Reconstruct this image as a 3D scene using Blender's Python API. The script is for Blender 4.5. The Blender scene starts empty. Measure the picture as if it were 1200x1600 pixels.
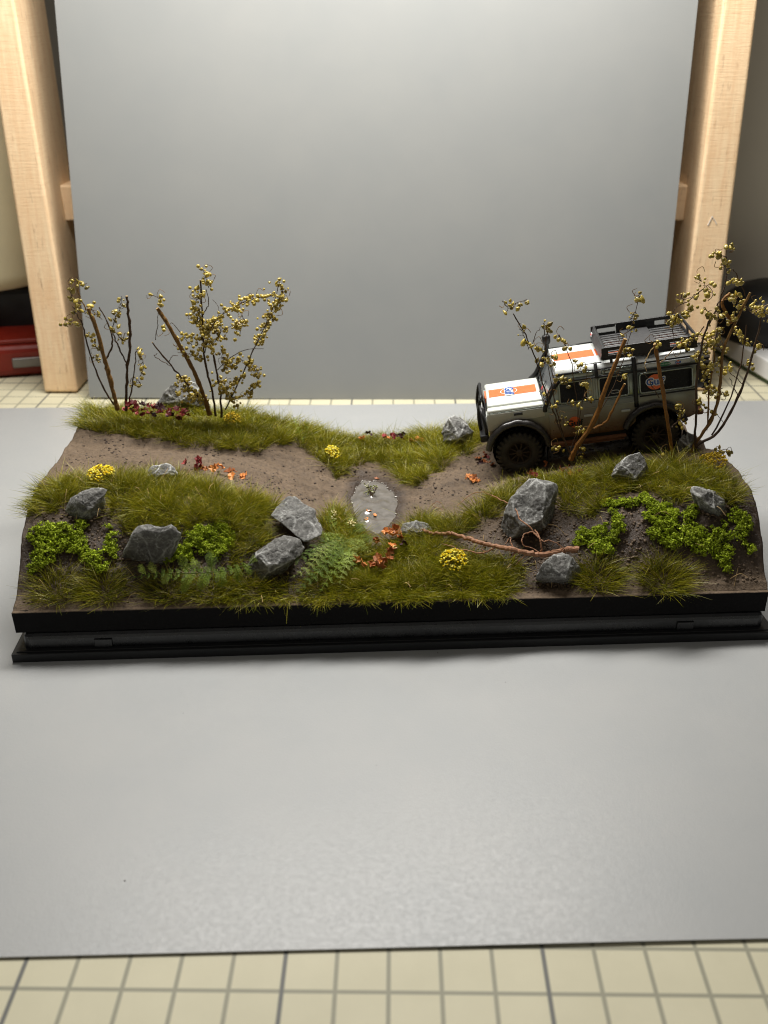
import bpy, bmesh, math, random
import numpy as np
from mathutils import Vector, Matrix, Euler
# ---------------------------------------------------------------- scene units: 1 unit = 1 cm
SC = bpy.context.scene
SC.unit_settings.scale_length = 0.01
COL = SC.collection
random.seed(7); RNG = np.random.default_rng(7)
R = math.radians
# ---------------------------------------------------------------- camera
F = 1480.0; TH = R(27); HC = 16.0
cam = bpy.data.cameras.new('camera'); camo = bpy.data.objects.new('camera', cam); COL.objects.link(camo)
camo.location = (0, 0, HC); camo.rotation_euler = (R(63), 0, 0)
cam.sensor_fit = 'VERTICAL'; cam.sensor_height = 36; cam.sensor_width = 27; cam.lens = F/1600*36
cam.clip_start = 0.5; cam.clip_end = 600
cam.dof.use_dof = True; cam.dof.focus_distance = 28.6; cam.dof.aperture_fstop = 0.2
SC.camera = camo
# ---------------------------------------------------------------- light
w = bpy.data.worlds.new('World'); SC.world = w; w.use_nodes = True
w.node_tree.nodes['Background'].inputs[0].default_value = (1.0, 0.95, 0.88, 1)
w.node_tree.nodes['Background'].inputs[1].default_value = 0.08
def area(name, loc, target, sx, sy, power, col):
    l = bpy.data.lights.new(name, 'AREA'); l.shape = 'RECTANGLE'; l.size = sx; l.size_y = sy; l.energy = power; l.color = col
    o = bpy.data.objects.new(name, l); COL.objects.link(o); o.location = loc
    o.rotation_euler = (Vector(target)-Vector(loc)).to_track_quat('-Z', 'Y').to_euler()
    return o
area('desk_lamp_light', (-1.5, 36.5, 30.5), (-1.0, 34, 0), 30, 5, 18200, (1.0, 0.972, 0.925))
area('overhead_fill', (-8, 0, 85), (0, 25, 0), 80, 7, 3800, (1.0, 0.95, 0.88))  # unseen fill added overhead, widened so the plinth edge catches a highlight
SC.view_settings.view_transform = 'Standard'; SC.view_settings.look = 'None'
SC.cycles.filter_width = 1.05
SC.view_settings.exposure = 0.0; SC.view_settings.gamma = 1.0
# ---------------------------------------------------------------- frames: the diorama stands turned 3 degrees on the table
def vray(u, v):
    a = (u-600)/F; b = (v-800)/F; c, s = math.cos(TH), math.sin(TH)
    return np.array([a, c-b*s, -s-b*c])
def atz(u, v, z):
    d = vray(u, v); return np.array([0, 0, HC]) + d*((z-HC)/d[2])
PSI = math.atan(0.052); O = atz(20, 1037, 0)
EX = np.array([math.cos(PSI), math.sin(PSI), 0]); EY = np.array([-math.sin(PSI), math.cos(PSI), 0])
def W(x, y, z):
    x = np.asarray(x, float); y = np.asarray(y, float); z = np.asarray(z, float)
    return np.stack([O[0]+EX[0]*x+EY[0]*y, O[1]+EX[1]*x+EY[1]*y, z], -1)
def LOC(p):
    q = p-O; return np.array([q@EX, q@EY, q[2]])
C0 = LOC(np.array([0, 0, HC]))
def lray(u, v):
    d = vray(u, v); return np.array([d@EX, d@EY, d[2]])
def atly(u, v, ly):
    d = lray(u, v); return C0 + d*((ly-C0[1])/d[1])
# ---------------------------------------------------------------- mesh helpers
def newmesh(name, V, Fc, mat=None, smooth=False):
    m = bpy.data.meshes.new(name)
    V = np.asarray(V, dtype=np.float32)
    if isinstance(Fc, np.ndarray):
        n, k = Fc.shape
        m.vertices.add(len(V)); m.vertices.foreach_set('co', V.ravel())
        m.loops.add(n*k); m.loops.foreach_set('vertex_index', Fc.astype(np.int32).ravel())
        m.polygons.add(n); m.polygons.foreach_set('loop_start', np.arange(0, n*k, k, dtype=np.int32))
        m.polygons.foreach_set('loop_total', np.full(n, k, dtype=np.int32)); m.update(calc_edges=True)
    else:
        m.from_pydata([tuple(map(float, v)) for v in V], [], [tuple(map(int, f)) for f in Fc]); m.update()
    if mat: m.materials.append(mat)
    if smooth: m.polygons.foreach_set('use_smooth', np.ones(len(m.polygons), dtype=bool))
    return m
def tag(o, label=None, cat=None, group=None, kind=None):
    if label: o['label'] = label
    if cat: o['category'] = cat
    if group: o['group'] = group
    if kind: o['kind'] = kind
    return o
def link(name, mesh, parent=None, loc=None):
    o = bpy.data.objects.new(name, mesh); COL.objects.link(o)
    if parent is not None: o.parent = parent
    if loc is not None: o.location = loc
    return o
def empty(name, loc, label, cat, group=None):
    o = bpy.data.objects.new(name, None); COL.objects.link(o); o.location = tuple(map(float, loc)); o.empty_display_size = .5
    return tag(o, label, cat, group)
def part(name, V, Fc, mat, parent=None, smooth=False):      # V in world coordinates, root unrotated
    V = np.asarray(V, float)
    if parent is not None:
        p = parent; off = np.zeros(3)
        while p is not None: off = off + np.array(p.location); p = p.parent
        V = V - off
    return link(name, newmesh(name, V, Fc, mat, smooth), parent)
def thing1(name, V, Fc, mat, label, cat, smooth=False, group=None):   # a thing that is one mesh, origin at its base
    V = np.asarray(V, float); b = np.array([V[:, 0].mean(), V[:, 1].mean(), V[:, 2].min()])
    o = link(name, newmesh(name, V-b, Fc, mat, smooth), None, tuple(b)); return tag(o, label, cat, group)
class MB:
    def __init__(s): s.V = []; s.F = []; s.n = 0
    def add(s, V, Fc):
        V = np.asarray(V, float)
        s.F += [tuple(int(i)+s.n for i in f) for f in Fc]; s.V.append(V); s.n += len(V); return s
    def box(s, c, d, rot=None, bev=0.0):
        bm = bmesh.new(); bmesh.ops.create_cube(bm, size=1)
        bmesh.ops.scale(bm, vec=d, verts=bm.verts)
        if bev > 0: bmesh.ops.bevel(bm, geom=list(bm.edges), offset=min(bev, min(d)*.48), segments=3 if bev > .04 else 2, affect='EDGES', profile=.5)
        M = Matrix.Translation(c) @ (Euler(rot).to_matrix().to_4x4() if rot else Matrix())
        bmesh.ops.transform(bm, matrix=M, verts=bm.verts); return s.bm(bm)
    def bm(s, bm):
        bm.verts.index_update(); V = [v.co[:] for v in bm.verts]; Fc = [[v.index for v in f.verts] for f in bm.faces]; bm.free()
        return s.add(V, Fc)
    def prism(s, poly, y0, y1, bev=0.0, T=None):       # poly in x,z; extruded along y
        bm = bmesh.new(); vs = [bm.verts.new((p[0], y0, p[1])) for p in poly]; f = bm.faces.new(vs)
        r = bmesh.ops.extrude_face_region(bm, geom=[f]); ev = [e for e in r['geom'] if isinstance(e, bmesh.types.BMVert)]
        bmesh.ops.translate(bm, vec=(0, y1-y0, 0), verts=ev)
        bmesh.ops.recalc_face_normals(bm, faces=bm.faces)
        if bev > 0: bmesh.ops.bevel(bm, geom=list(bm.edges), offset=bev, segments=2, affect='EDGES', profile=.5, clamp_overlap=True)
        if T is not None: bmesh.ops.transform(bm, matrix=T, verts=bm.verts)
        bmesh.ops.triangulate(bm, faces=[f for f in bm.faces if len(f.verts) > 4])
        return s.bm(bm)
    def tube(s, P, r, k=8, cap=True):
        V, Fc = tube(P, r, k, cap); return s.add(V, Fc)
    def lathe(s, prof, axis='y', c=(0, 0, 0), k=32):   # prof: list of (radius, along)
        V = []; Fc = []
        for (r, a) in prof:
            for i in range(k):
                t = 2*math.pi*i/k; q = (r*math.cos(t), a, r*math.sin(t))
                if axis == 'z': q = (r*math.cos(t), r*math.sin(t), a)
                if axis == 'x': q = (a, r*math.cos(t), r*math.sin(t))
                V.append((q[0]+c[0], q[1]+c[1], q[2]+c[2]))
        for j in range(len(prof)-1):
            for i in range(k): a = j*k+i; b = j*k+(i+1) % k; Fc.append((a, b, b+k, a+k))
        return s.add(V, Fc)
    def arr(s): return (np.concatenate(s.V) if s.V else np.zeros((0, 3))), s.F
def tube(P, r, k=8, cap=True):
    P = np.asarray(P, float); n = len(P); r = np.broadcast_to(np.asarray(r, float), (n,))
    T = np.gradient(P, axis=0); T /= np.linalg.norm(T, axis=1)[:, None]+1e-9
    up = np.array([0.13, -.3, 1.0]); up = up/np.linalg.norm(up); V = []; Fc = []
    N = np.cross(T[0], up); 
    if np.linalg.norm(N) < .1: N = np.cross(T[0], [1, 0, 0])
    for i in range(n):
        N = N-T[i]*(N@T[i]); N /= np.linalg.norm(N)+1e-9; B = np.cross(T[i], N)
        for j in range(k):
            a = 2*math.pi*j/k; V.append(P[i]+r[i]*(math.cos(a)*N+math.sin(a)*B))
    for i in range(n-1):
        for j in range(k): a = i*k+j; b = i*k+(j+1) % k; Fc.append((a, b, b+k, a+k))
    if cap: Fc.append(tuple(range(k))[::-1]); Fc.append(tuple((n-1)*k+j for j in range(k)))
    return np.array(V), Fc
def smoothline(P, per=6, jit=0.0):
    P = np.asarray(P, float); n = len(P)
    if n < 3:
        t = np.linspace(0, 1, per+1)[:, None]; Q = P[0]*(1-t)+P[-1]*t
    else:
        E = np.vstack([2*P[0]-P[1], P, 2*P[-1]-P[-2]]); Q = []
        for i in range(n-1):
            p0, p1, p2, p3 = E[i:i+4]
            for k in range(per):
                t = k/per; Q.append(.5*((2*p1)+(-p0+p2)*t+(2*p0-5*p1+4*p2-p3)*t*t+(-p0+3*p1-3*p2+p3)*t**3))
        Q.append(P[-1]); Q = np.array(Q)
    if jit: Q[1:-1] += RNG.normal(0, jit, (len(Q)-2, Q.shape[1]))
    return Q
# value noise in numpy
_PERM = RNG.random((64, 64, 64)).astype(np.float32)
def vnoise(P, s):
    P = np.asarray(P, float)*s; i = np.floor(P).astype(int); f = P-i; f = f*f*(3-2*f); r = 0
    for dx in (0, 1):
        for dy in (0, 1):
            for dz in (0, 1):
                wgt = (f[..., 0] if dx else 1-f[..., 0])*(f[..., 1] if dy else 1-f[..., 1])*(f[..., 2] if dz else 1-f[..., 2])
                r = r+wgt*_PERM[(i[..., 0]+dx) & 63, (i[..., 1]+dy) & 63, (i[..., 2]+dz) & 63]
    return r*2-1
def fbm(P, s, o=4):
    r = 0; a = 1
    for _ in range(o): r = r+a*vnoise(P, s); s *= 2.03; a *= .5
    return r
# ---------------------------------------------------------------- materials
def sr(r, g, b): 
    f = lambda c: ((c/255+.055)/1.055)**2.4 if c > 10 else c/255/12.92
    return (f(r), f(g), f(b), 1)
class NT:
    def __init__(s, name, rough=.6, spec=.5, metal=0.0):
        s.m = bpy.data.materials.new(name); s.m.use_nodes = True; s.t = s.m.node_tree; s.p = s.t.nodes['Principled BSDF']
        s.p.inputs['Roughness'].default_value = rough; s.p.inputs['Specular IOR Level'].default_value = spec; s.p.inputs['Metallic'].default_value = metal
        s.tc = s.t.nodes.new('ShaderNodeTexCoord')
    def n(s, t, **k):
        o = s.t.nodes.new(t)
        for a, b in k.items(): setattr(o, a, b)
        return o
    def l(s, a, b): s.t.links.new(a, b)
    def noise(s, scale, detail=6, rough=.6, coord='Object', vec=None, dist=0.0, scl=None):
        n = s.n('ShaderNodeTexNoise'); n.inputs['Scale'].default_value = scale; n.inputs['Detail'].default_value = detail
        n.inputs['Roughness'].default_value = rough; n.inputs['Distortion'].default_value = dist
        src = vec or s.tc.outputs[coord]
        if scl:
            mp = s.n('ShaderNodeMapping'); mp.inputs['Scale'].default_value = scl; s.l(src, mp.inputs[0]); src = mp.outputs[0]
        s.l(src, n.inputs['Vector']); return n.outputs['Fac']
    def ramp(s, fac, stops):
        r = s.n('ShaderNodeValToRGB'); e = r.color_ramp.elements
        while len(e) < len(stops): e.new(.5)
        for i, (p, c) in enumerate(stops): e[i].position = p; e[i].color = c if len(c) == 4 else (*c, 1)
        s.l(fac, r.inputs[0]); return r.outputs[0]
    def mix(s, fac, a, b, mode='MIX'):
        m = s.n('ShaderNodeMix', data_type='RGBA', blend_type=mode)
        for k, v in ((0, fac), (6, a), (7, b)):
            if isinstance(v, (int, float)): m.inputs[k].default_value = v
            elif isinstance(v, tuple): m.inputs[k].default_value = v if len(v) == 4 else (*v, 1)
            else: s.l(v, m.inputs[k])
        return m.outputs[2]
    def math(s, op, a, b=0.0, c=None):
        m = s.n('ShaderNodeMath', operation=op)
        for k, v in enumerate((a, b, c)):
            if v is None: continue
            if isinstance(v, (int, float)): m.inputs[k].default_value = v
            else: s.l(v, m.inputs[k])
        return m.outputs[0]
    def mr(s, v, a, b, c=0.0, d=1.0):
        m = s.n('ShaderNodeMapRange'); m.inputs[1].default_value = a; m.inputs[2].default_value = b; m.inputs[3].default_value = c; m.inputs[4].default_value = d
        s.l(v, m.inputs[0]); return m.outputs[0]
    def col(s, v):
        if isinstance(v, tuple): s.p.inputs['Base Color'].default_value = v
        else: s.l(v, s.p.inputs['Base Color'])
    def rough(s, v): s.l(v, s.p.inputs['Roughness'])
    def bump(s, h, strength=.3, dist=.02):
        b = s.n('ShaderNodeBump'); b.inputs['Strength'].default_value = strength; b.inputs['Distance'].default_value = dist
        s.l(h, b.inputs['Height']); s.l(b.outputs[0], s.p.inputs['Normal'])
    def attr(s, name):
        a = s.n('ShaderNodeAttribute', attribute_name=name); return a.outputs
MAT = {}
def simple(name, c, rough=.6, spec=.5, var=.25, scale=8, bump=.1, metal=0.0):
    m = NT(name, rough, spec, metal); f = m.noise(scale); d = tuple(x*(1-var) for x in c[:3])+(1,); e = tuple(min(1, x*(1+var)) for x in c[:3])+(1,)
    m.col(m.ramp(f, [(.3, d), (.7, e)])); m.rough(m.mr(m.noise(scale*2.3), .3, .7, rough*.8, min(1, rough*1.15)))
    if bump: m.bump(m.noise(scale*5), bump, .01)
    MAT[name] = m.m; return m.m
# paper
m = NT('grey_paper', .36, .42); f = m.noise(.35, 3); g = m.noise(9, 4)
c = m.mix(m.mr(f, .3, .7), sr(166, 168, 168), sr(171, 172, 171)); m.col(c)
m.rough(m.mr(g, .3, .7, .33, .46)); m.bump(m.noise(16, 5), .3, .012); MAT['paper'] = m.m
m = NT('backdrop_card', .6, .3); f = m.noise(.25, 3)
m.col(m.mix(m.mr(f, .3, .7), sr(141, 143, 142), sr(146, 147, 145))); m.bump(m.noise(1.2, 3), .1, .03); MAT['card'] = m.m
# cutting mat
m = NT('mat_print', .55, .35); sx = m.n('ShaderNodeSeparateXYZ'); m.l(m.tc.outputs['Object'], sx.inputs[0])
def lines(v, per, wd, ph=0.0):
    a = m.math('ADD', v, ph+5000.0*per if False else ph+500*per); d = m.math('PINGPONG', a, per/2); return m.mr(d, wd*.7, wd*1.3, 1, 0)
fx = lines(sx.outputs[0], 1, .042); fy = lines(sx.outputs[1], 1, .042)
bx = lines(sx.outputs[0], 5, .040, 2.0); by = lines(sx.outputs[1], 5, .040, 1.0)
th = m.math('MAXIMUM', fx, fy); bo = m.math('MAXIMUM', bx, by)
base = m.mix(m.mr(m.noise(.6, 5), .3, .7), sr(206, 200, 172), sr(214, 208, 180))
c = m.mix(m.math('MULTIPLY', th, .72), base, sr(122, 122, 108)); c = m.mix(m.math('MULTIPLY', bo, .8), c, sr(92, 94, 96)); m.col(c)
m.bump(m.noise(20, 3), .15, .01); MAT['mat'] = m.m
# wood
m = NT('pine_wood', .55, .35)
gr = m.noise(1.0, 5, .6, scl=(5, 5, .35), dist=.6); fi = m.noise(1.0, 4, .7, scl=(1.5, 1.5, 14)); kn = m.noise(1.0, 4, .7, scl=(5, 5, .6))
c = m.mix(m.mr(gr, .3, .7), sr(238, 200, 156), sr(250, 222, 182)); c = m.mix(m.mr(fi, .5, .8, 0, .35), c, sr(210, 158, 108))
c = m.mix(m.mr(kn, .60, .74, 0, .75), c, sr(140, 92, 58)); m.col(c); saw = m.noise(1.0, 3, .7, scl=(.6, .6, 26)); m.bump(m.math('ADD', fi, saw), .5, .03); MAT['wood'] = m.m
# soil
m = NT('mud', .5, .45)
n1 = m.noise(.8, 6); n2 = m.noise(9, 7, .7); n3 = m.noise(30, 4, .7)
c = m.ramp(n2, [(.28, sr(66, 54, 42)), (.46, sr(110, 92, 73)), (.72, sr(138, 118, 95))])
wet = m.attr('wet')[2]
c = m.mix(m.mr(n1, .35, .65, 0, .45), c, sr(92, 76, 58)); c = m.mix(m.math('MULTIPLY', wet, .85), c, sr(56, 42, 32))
c = m.mix(m.mr(n3, .62, .70, 0, .8), c, sr(40, 30, 23)); m.col(c)
m.rough(m.math('SUBTRACT', m.mr(n2, .3, .7, .55, .8), m.math('MULTIPLY', wet, .3)))
m.bump(m.math('ADD', n2, m.math('MULTIPLY', n3, .6)), .9, .045); MAT['mud'] = m.m
simple('crumb', sr(58, 44, 34), .6, .4, .5, 3); simple('crumb2', sr(120, 104, 88), .6, .4, .4, 3)
# puddle water
m = NT('puddle_water', .15, .9); f = m.noise(2.2, 4)
m.col(m.mix(m.mr(f, .35, .65), sr(94, 89, 83), sr(120, 114, 107))); m.bump(m.noise(1.1, 2, .4, dist=.5), .7, .10); MAT['water'] = m.m
simple('gel', sr(170, 165, 158), .08, .7, .1, 8, 0)
# black base
m = NT('black_foam', .85, .2); m.col(sr(20, 19, 19)); m.bump(m.noise(30, 5), .5, .02); MAT['foam'] = m.m
m = NT('black_plastic', .3, .7); m.col(m.mix(m.mr(m.noise(6), .4, .7), sr(19, 20, 22), sr(27, 28, 30))); m.rough(m.mr(m.noise(4, 5), .3, .7, .22, .38)); m.bump(m.noise(45, 3), .1, .008); MAT['plastic'] = m.m
m = NT('black_plate', .45, .45); m.col(sr(30, 31, 32)); m.rough(m.mr(m.noise(3, 5), .3, .7, .38, .55)); m.bump(m.noise(60, 2), .12, .004); MAT['plate'] = m.m
# vegetation
def leafmat(name, rough=.5, trans=.25, spec=.35):
    m = NT(name, rough, spec); a = m.attr('tint'); m.col(a[0])
    tr = m.n('ShaderNodeBsdfTranslucent'); m.l(a[0], tr.inputs[0]); mx = m.n('ShaderNodeMixShader'); mx.inputs[0].default_value = trans
    out = m.t.nodes['Material Output']; m.l(m.p.outputs[0], mx.inputs[1]); m.l(tr.outputs[0], mx.inputs[2]); m.l(mx.outputs[0], out.inputs[0]); MAT[name] = m.m
leafmat('grass', .36, .22, .5); leafmat('crumbs', .85, .12, .12); leafmat('fern', .5, .25)
def setcol(mesh, C, name='tint'):
    a = mesh.color_attributes.new(name, 'FLOAT_COLOR', 'POINT'); C = np.asarray(C, np.float32)
    if C.shape[1] == 3: C = np.hstack([C, np.ones((len(C), 1), np.float32)])
    a.data.foreach_set('color', C.ravel())
def setfloat(mesh, v, name):
    a = mesh.attributes.new(name, 'FLOAT', 'POINT'); a.data.foreach_set('value', np.asarray(v, np.float32))
# rock
m = NT('rock', .8, .25); n1 = m.noise(2.2, 8, .65); n2 = m.noise(9, 8, .75, dist=.3); ed = m.attr('edge')[2]
vn = m.n('ShaderNodeTexVoronoi', feature='DISTANCE_TO_EDGE'); vn.inputs['Scale'].default_value = 1.5
wv = m.n('ShaderNodeVectorMath', operation='ADD'); nc = m.n('ShaderNodeTexNoise'); nc.inputs['Scale'].default_value = 3; nc.inputs['Detail'].default_value = 5; m.l(m.tc.outputs['Object'], nc.inputs['Vector'])
sc_ = m.n('ShaderNodeVectorMath', operation='SCALE'); sc_.inputs['Scale'].default_value = .55; m.l(nc.outputs['Color'], sc_.inputs[0]); m.l(m.tc.outputs['Object'], wv.inputs[0]); m.l(sc_.outputs[0], wv.inputs[1]); m.l(wv.outputs[0], vn.inputs['Vector'])
n4 = m.noise(10, 6, .85)
c = m.ramp(n1, [(.3, sr(78, 77, 74)), (.5, sr(100, 99, 96)), (.72, sr(124, 123, 119))])
c = m.mix(m.mr(n4, .48, .6, 0, .6), c, sr(158, 157, 153)); c = m.mix(m.mr(n4, .32, .42, .6, 0), c, sr(38, 38, 38))
oi = m.n('ShaderNodeObjectInfo'); c = m.mix(m.mr(oi.outputs['Random'], 0, 1, 0, .5), c, m.mix(.5, c, sr(64, 58, 48)))
vein = m.math('MULTIPLY', m.mr(vn.outputs['Distance'], .0, .03, 1, 0), m.mr(n2, .44, .56))
hi = m.math('MAXIMUM', m.math('MULTIPLY', vein, .5), m.math('MULTIPLY', ed, m.mr(n4, .38, .5, .25, 1.0)))
c = m.mix(m.math('MULTIPLY', hi, .9), c, sr(224, 225, 220)); m.col(c)
m.bump(m.math('ADD', m.math('ADD', n2, m.math('MULTIPLY', n1, .5)), m.math('MULTIPLY', n4, .6)), .8, .05); MAT['rock'] = m.m
# dry shrubs
simple('stem_brown', sr(122, 90, 44), .6, .35, .35, 10, .3); simple('stem_dark', sr(72, 54, 38), .6, .35, .3, 10, .3); simple('stem_orange', sr(132, 88, 36), .55, .4, .35, 10, .35)
simple('root_wood', sr(150, 108, 80), .6, .35, .3, 9, .3); simple('cut_wood', sr(190, 160, 110), .7, .3, .2, 9)
m = NT('seed_pod', .22, .7); oi = m.n('ShaderNodeObjectInfo'); f = m.noise(9, 4)
c = m.mix(oi.outputs['Random'], sr(112, 98, 30), sr(214, 190, 84)); c = m.mix(m.mr(f, .45, .75, 0, .5), c, sr(102, 90, 32)); m.col(c); m.bump(m.noise(12, 3), .35, .015); MAT['pod'] = m.m
# vehicle
def muddy(name, base, dirt, z0, z1, rough=.3, metal=0.0, spec=.5, edge=None):
    m = NT(name, rough, spec, metal); s = m.n('ShaderNodeSeparateXYZ'); m.l(m.tc.outputs['Object'], s.inputs[0])
    n = m.noise(2.2, 6, .65); z = m.math('ADD', s.outputs[2], m.math('MULTIPLY', m.math('SUBTRACT', n, .5), .55)); f = m.mr(z, z0, z1, 1, 0)
    m.col(m.mix(f, base, dirt)); m.rough(m.mr(f, 0, 1, rough, .75)); m.bump(m.noise(16, 4), .05, .01); MAT[name] = m.m
BZ = .0
muddy('car_silver', sr(160, 170, 162), sr(122, 88, 52), 1.15, 2.45, .22, .5)
muddy('car_white', sr(222, 228, 222), sr(176, 160, 126), 1.3, 2.75, .32)
m = NT('car_roof_white', .3); m.col(m.mix(m.mr(m.noise(3, 6, .7), .46, .7, 0, .55), sr(224, 230, 228), sr(178, 170, 148))); MAT['car_roof'] = m.m
simple('orange_print', sr(236, 112, 58), .35, .5, .06, 4, 0); simple('white_print', sr(228, 232, 232), .35, .5, .03, 4, 0)
simple('blue_print', sr(24, 78, 160), .35, .5, .03, 4, 0); simple('green_print', sr(22, 120, 70), .35, .5, .03, 4, 0); simple('red_print', sr(206, 52, 50), .4, .5, .05, 4, 0)
simple('car_black', sr(24, 24, 25), .42, .5, .3, 5, .1); simple('car_dark_grey', sr(62, 62, 63), .45, .5, .2, 5, .1)
simple('arch_plastic', sr(48, 45, 43), .3, .6, .4, 5, .2); simple('tyre', sr(50, 46, 38), .6, .4, .5, 4, .2); simple('rim', sr(56, 44, 28), .6, .4, .4, 5, .2)
simple('mud_brown', sr(112, 74, 48), .75, .3, .35, 4, .3); simple('car_glass', sr(6, 6, 7), .25, .2, .1, 4, 0); simple('chrome_pale', sr(196, 200, 196), .25, .6, .08, 4, 0)
simple('screen_glass', sr(84, 88, 90), .12, .6, .15, 2, 0); simple('lamp_lens', sr(190, 195, 196), .1, .6, .1, 8, 0)
# back of the room
simple('wall_paint', sr(206, 200, 186), .8, .2, .08, .08, 0); simple('table_wood', sr(120, 92, 66), .6, .3, .2, .4, .1)
simple('cream_plastic', sr(226, 218, 186), .5, .4, .05, .5, 0); simple('dark_case', sr(22, 22, 22), .5, .4, .2, .5, 0); simple('red_case', sr(120, 30, 16), .45, .4, .15, .6, 0)
simple('case_metal', sr(120, 116, 112), .4, .5, .1, 1, 0, .4); simple('carton_white', sr(216, 216, 214), .5, .4, .03, .4, 0); simple('carton_green', sr(70, 88, 58), .6, .3, .1, .5, 0)
# ================================================================ the table and what stands behind
def boxthing(name, c, d, mat, label, cat, rot=None, bev=.02, kind=None):
    b = MB(); b.box((0, 0, d[2]/2), d, None, bev); V, Fc = b.arr()
    o = link(name, newmesh(name, V, Fc, MAT[mat]), None, c)
    if rot: o.rotation_euler = rot
    if kind: o['kind'] = kind
    else: tag(o, label, cat)
    return o
t = boxthing('table_top', (2, 35, -2.35), (150, 110, 2), 'table_wood', None, None, bev=.1, kind='structure')
p = atz(607, 1549, 0)
mo = boxthing('cutting_mat', (float(p[0]), float(p[1]), -.33), (90, 60, .3), 'mat', 'cream cutting mat printed with a grey centimetre grid under the paper', 'cutting mat', (0, 0, -.0115), .01)
mo.data.transform(Matrix.Translation((0, 21, 0)))
bw = boxthing('wall', (0, 100, -2.4), (320, 3, 120), 'wall_paint', None, None, bev=.1, kind='structure')
# table sheet: A3, slightly curled at one corner
n = 60; xs = np.linspace(-21, 21, 85); ys = np.linspace(0, 30.05, 61); X, Y = np.meshgrid(xs, ys)
Z = .012+.05*np.clip((X-10)/12, 0, 1)**2*np.clip(1-Y/4, 0, 1)+.012*np.sin(X*.35)*np.clip(1-Y/3, 0, 1)
Z = np.maximum(Z, .008); a = math.atan(.028); p = atz(600, 1482.5, 0)
PX = p[0]+X*math.cos(a)-Y*math.sin(a); PY = p[1]+X*math.sin(a)+Y*math.cos(a)
def grid(PX, PY, PZ, th=None):
    r, c = PX.shape; V = np.stack([PX, PY, PZ], -1).reshape(-1, 3); I = np.arange(r*c).reshape(r, c)
    Q = np.stack([I[:-1, :-1], I[:-1, 1:], I[1:, 1:], I[1:, :-1]], -1).reshape(-1, 4)
    if th is None: return V, Q
    V2 = V-np.array([0, 0, th]); b = r*c; ring = list(I[0, :])+list(I[1:, -1])+list(I[-1, -2::-1])+list(I[-2:0:-1, 0])
    S = [(ring[i]+b, ring[(i+1) % len(ring)]+b, ring[(i+1) % len(ring)], ring[i]) for i in range(len(ring))]
    return np.vstack([V, V2]), np.vstack([Q, Q[:, ::-1]+b, np.array(S)])
V, Q = grid(PX, PY, Z+.02, .02)
po = thing1('paper_sheet', V, Q, MAT['paper'], 'large smooth grey sheet of paper lying flat under the diorama', 'paper', True); po.data.set_sharp_from_angle(angle=R(30))
# backdrop card leaning back, its corners found on its own tilted plane
AL = R(8.1)
def onplane(u, v, y0, al):
    d = vray(u, v); n_ = np.array([0, math.cos(al), -math.sin(al)]); t = (n_@(np.array([0, y0, 0])-np.array([0, 0, HC])))/(n_@d)
    return np.array([0, 0, HC])+d*t
bl = onplane(140, 621, 43.5, AL); br = onplane(1025, 627.5, 43.5, AL); tl = onplane(85, 0, 43.5, AL); tr = onplane(1091, 0, 43.5, AL)
def up_to(a, b, L): d = b-a; return a+d/np.linalg.norm(d)*L
tl2 = up_to(bl, tl, 42); tr2 = up_to(br, tr, 42)
nrm = np.array([0, math.cos(AL), -math.sin(AL)])*.25; V = []; n1, n2 = 24, 34
for k in (0, 1):
    for j in range(n2+1):
        for i in range(n1+1):
            u_ = i/n1; v_ = j/n2; q = (bl*(1-u_)+br*u_)*(1-v_)+(tl2*(1-u_)+tr2*u_)*v_
            V.append(q+nrm*(k+.35*math.sin(u_*math.pi)*math.sin(v_*3)))
Fc = []; I = np.arange((n1+1)*(n2+1)).reshape(n2+1, n1+1); b = I.size
for j in range(n2):
    for i in range(n1):
        q = (I[j, i], I[j, i+1], I[j+1, i+1], I[j+1, i]); Fc.append(q); Fc.append(tuple(x+b for x in q[::-1]))
ring = list(I[0, :])+list(I[1:, -1])+list(I[-1, -2::-1])+list(I[-2:0:-1, 0])
Fc += [(ring[i]+b, ring[(i+1) % len(ring)]+b, ring[(i+1) % len(ring)], ring[i]) for i in range(len(ring))]
thing1('backdrop_board', V, Fc, MAT['card'], 'tall grey card standing behind the diorama against the wooden frame', 'backdrop', True).data.set_sharp_from_angle(angle=R(30))
# wooden frame: two uprights joined by a crossbar
AP = R(2.8)
fr = empty('wooden_frame', (0, 46, 0), 'pale pine frame of two uprights and a crossbar standing behind the grey card', 'wooden frame')
def upright(pxa, pxb, inner, y0, depth=4.2):
    # front face between two pixel lines on the leaning plane
    A = [onplane(*q, y0, AP) for q in (pxa[0], pxa[1])]; B = [onplane(*q, y0, AP) for q in (pxb[0], pxb[1])]
    def end(P, z): d = P[1]-P[0]; return P[0]+d*((z-P[0][2])/d[2])
    a0, a1, b0, b1 = end(A, .05), end(A, 46), end(B, .05), end(B, 46)
    bm = bmesh.new(); back = np.array([0, depth, 0]); vs = [bm.verts.new(q) for q in (a0, b0, b1, a1, a0+back, b0+back, b1+back, a1+back)]
    for f in ((0, 1, 2, 3), (7, 6, 5, 4), (0, 4, 5, 1), (1, 5, 6, 2), (2, 6, 7, 3), (3, 7, 4, 0)): bm.faces.new([vs[i] for i in f])
    bmesh.ops.bevel(bm, geom=list(bm.edges), offset=.13, segments=3, affect='EDGES', profile=.5)
    V = [v.co[:] for v in bm.verts]; Fc = [[v.index for v in f.verts] for f in bm.faces]; bm.free()
    return part('upright', V, Fc, MAT['wood'], fr)
upright(((3, 200), (68, 605)), ((54, 200), (120, 605)), None, 44.3)
upright(((1131, 0), (1072, 468)), ((1185, 0), (1126, 468)), None, 44.6)
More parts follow.
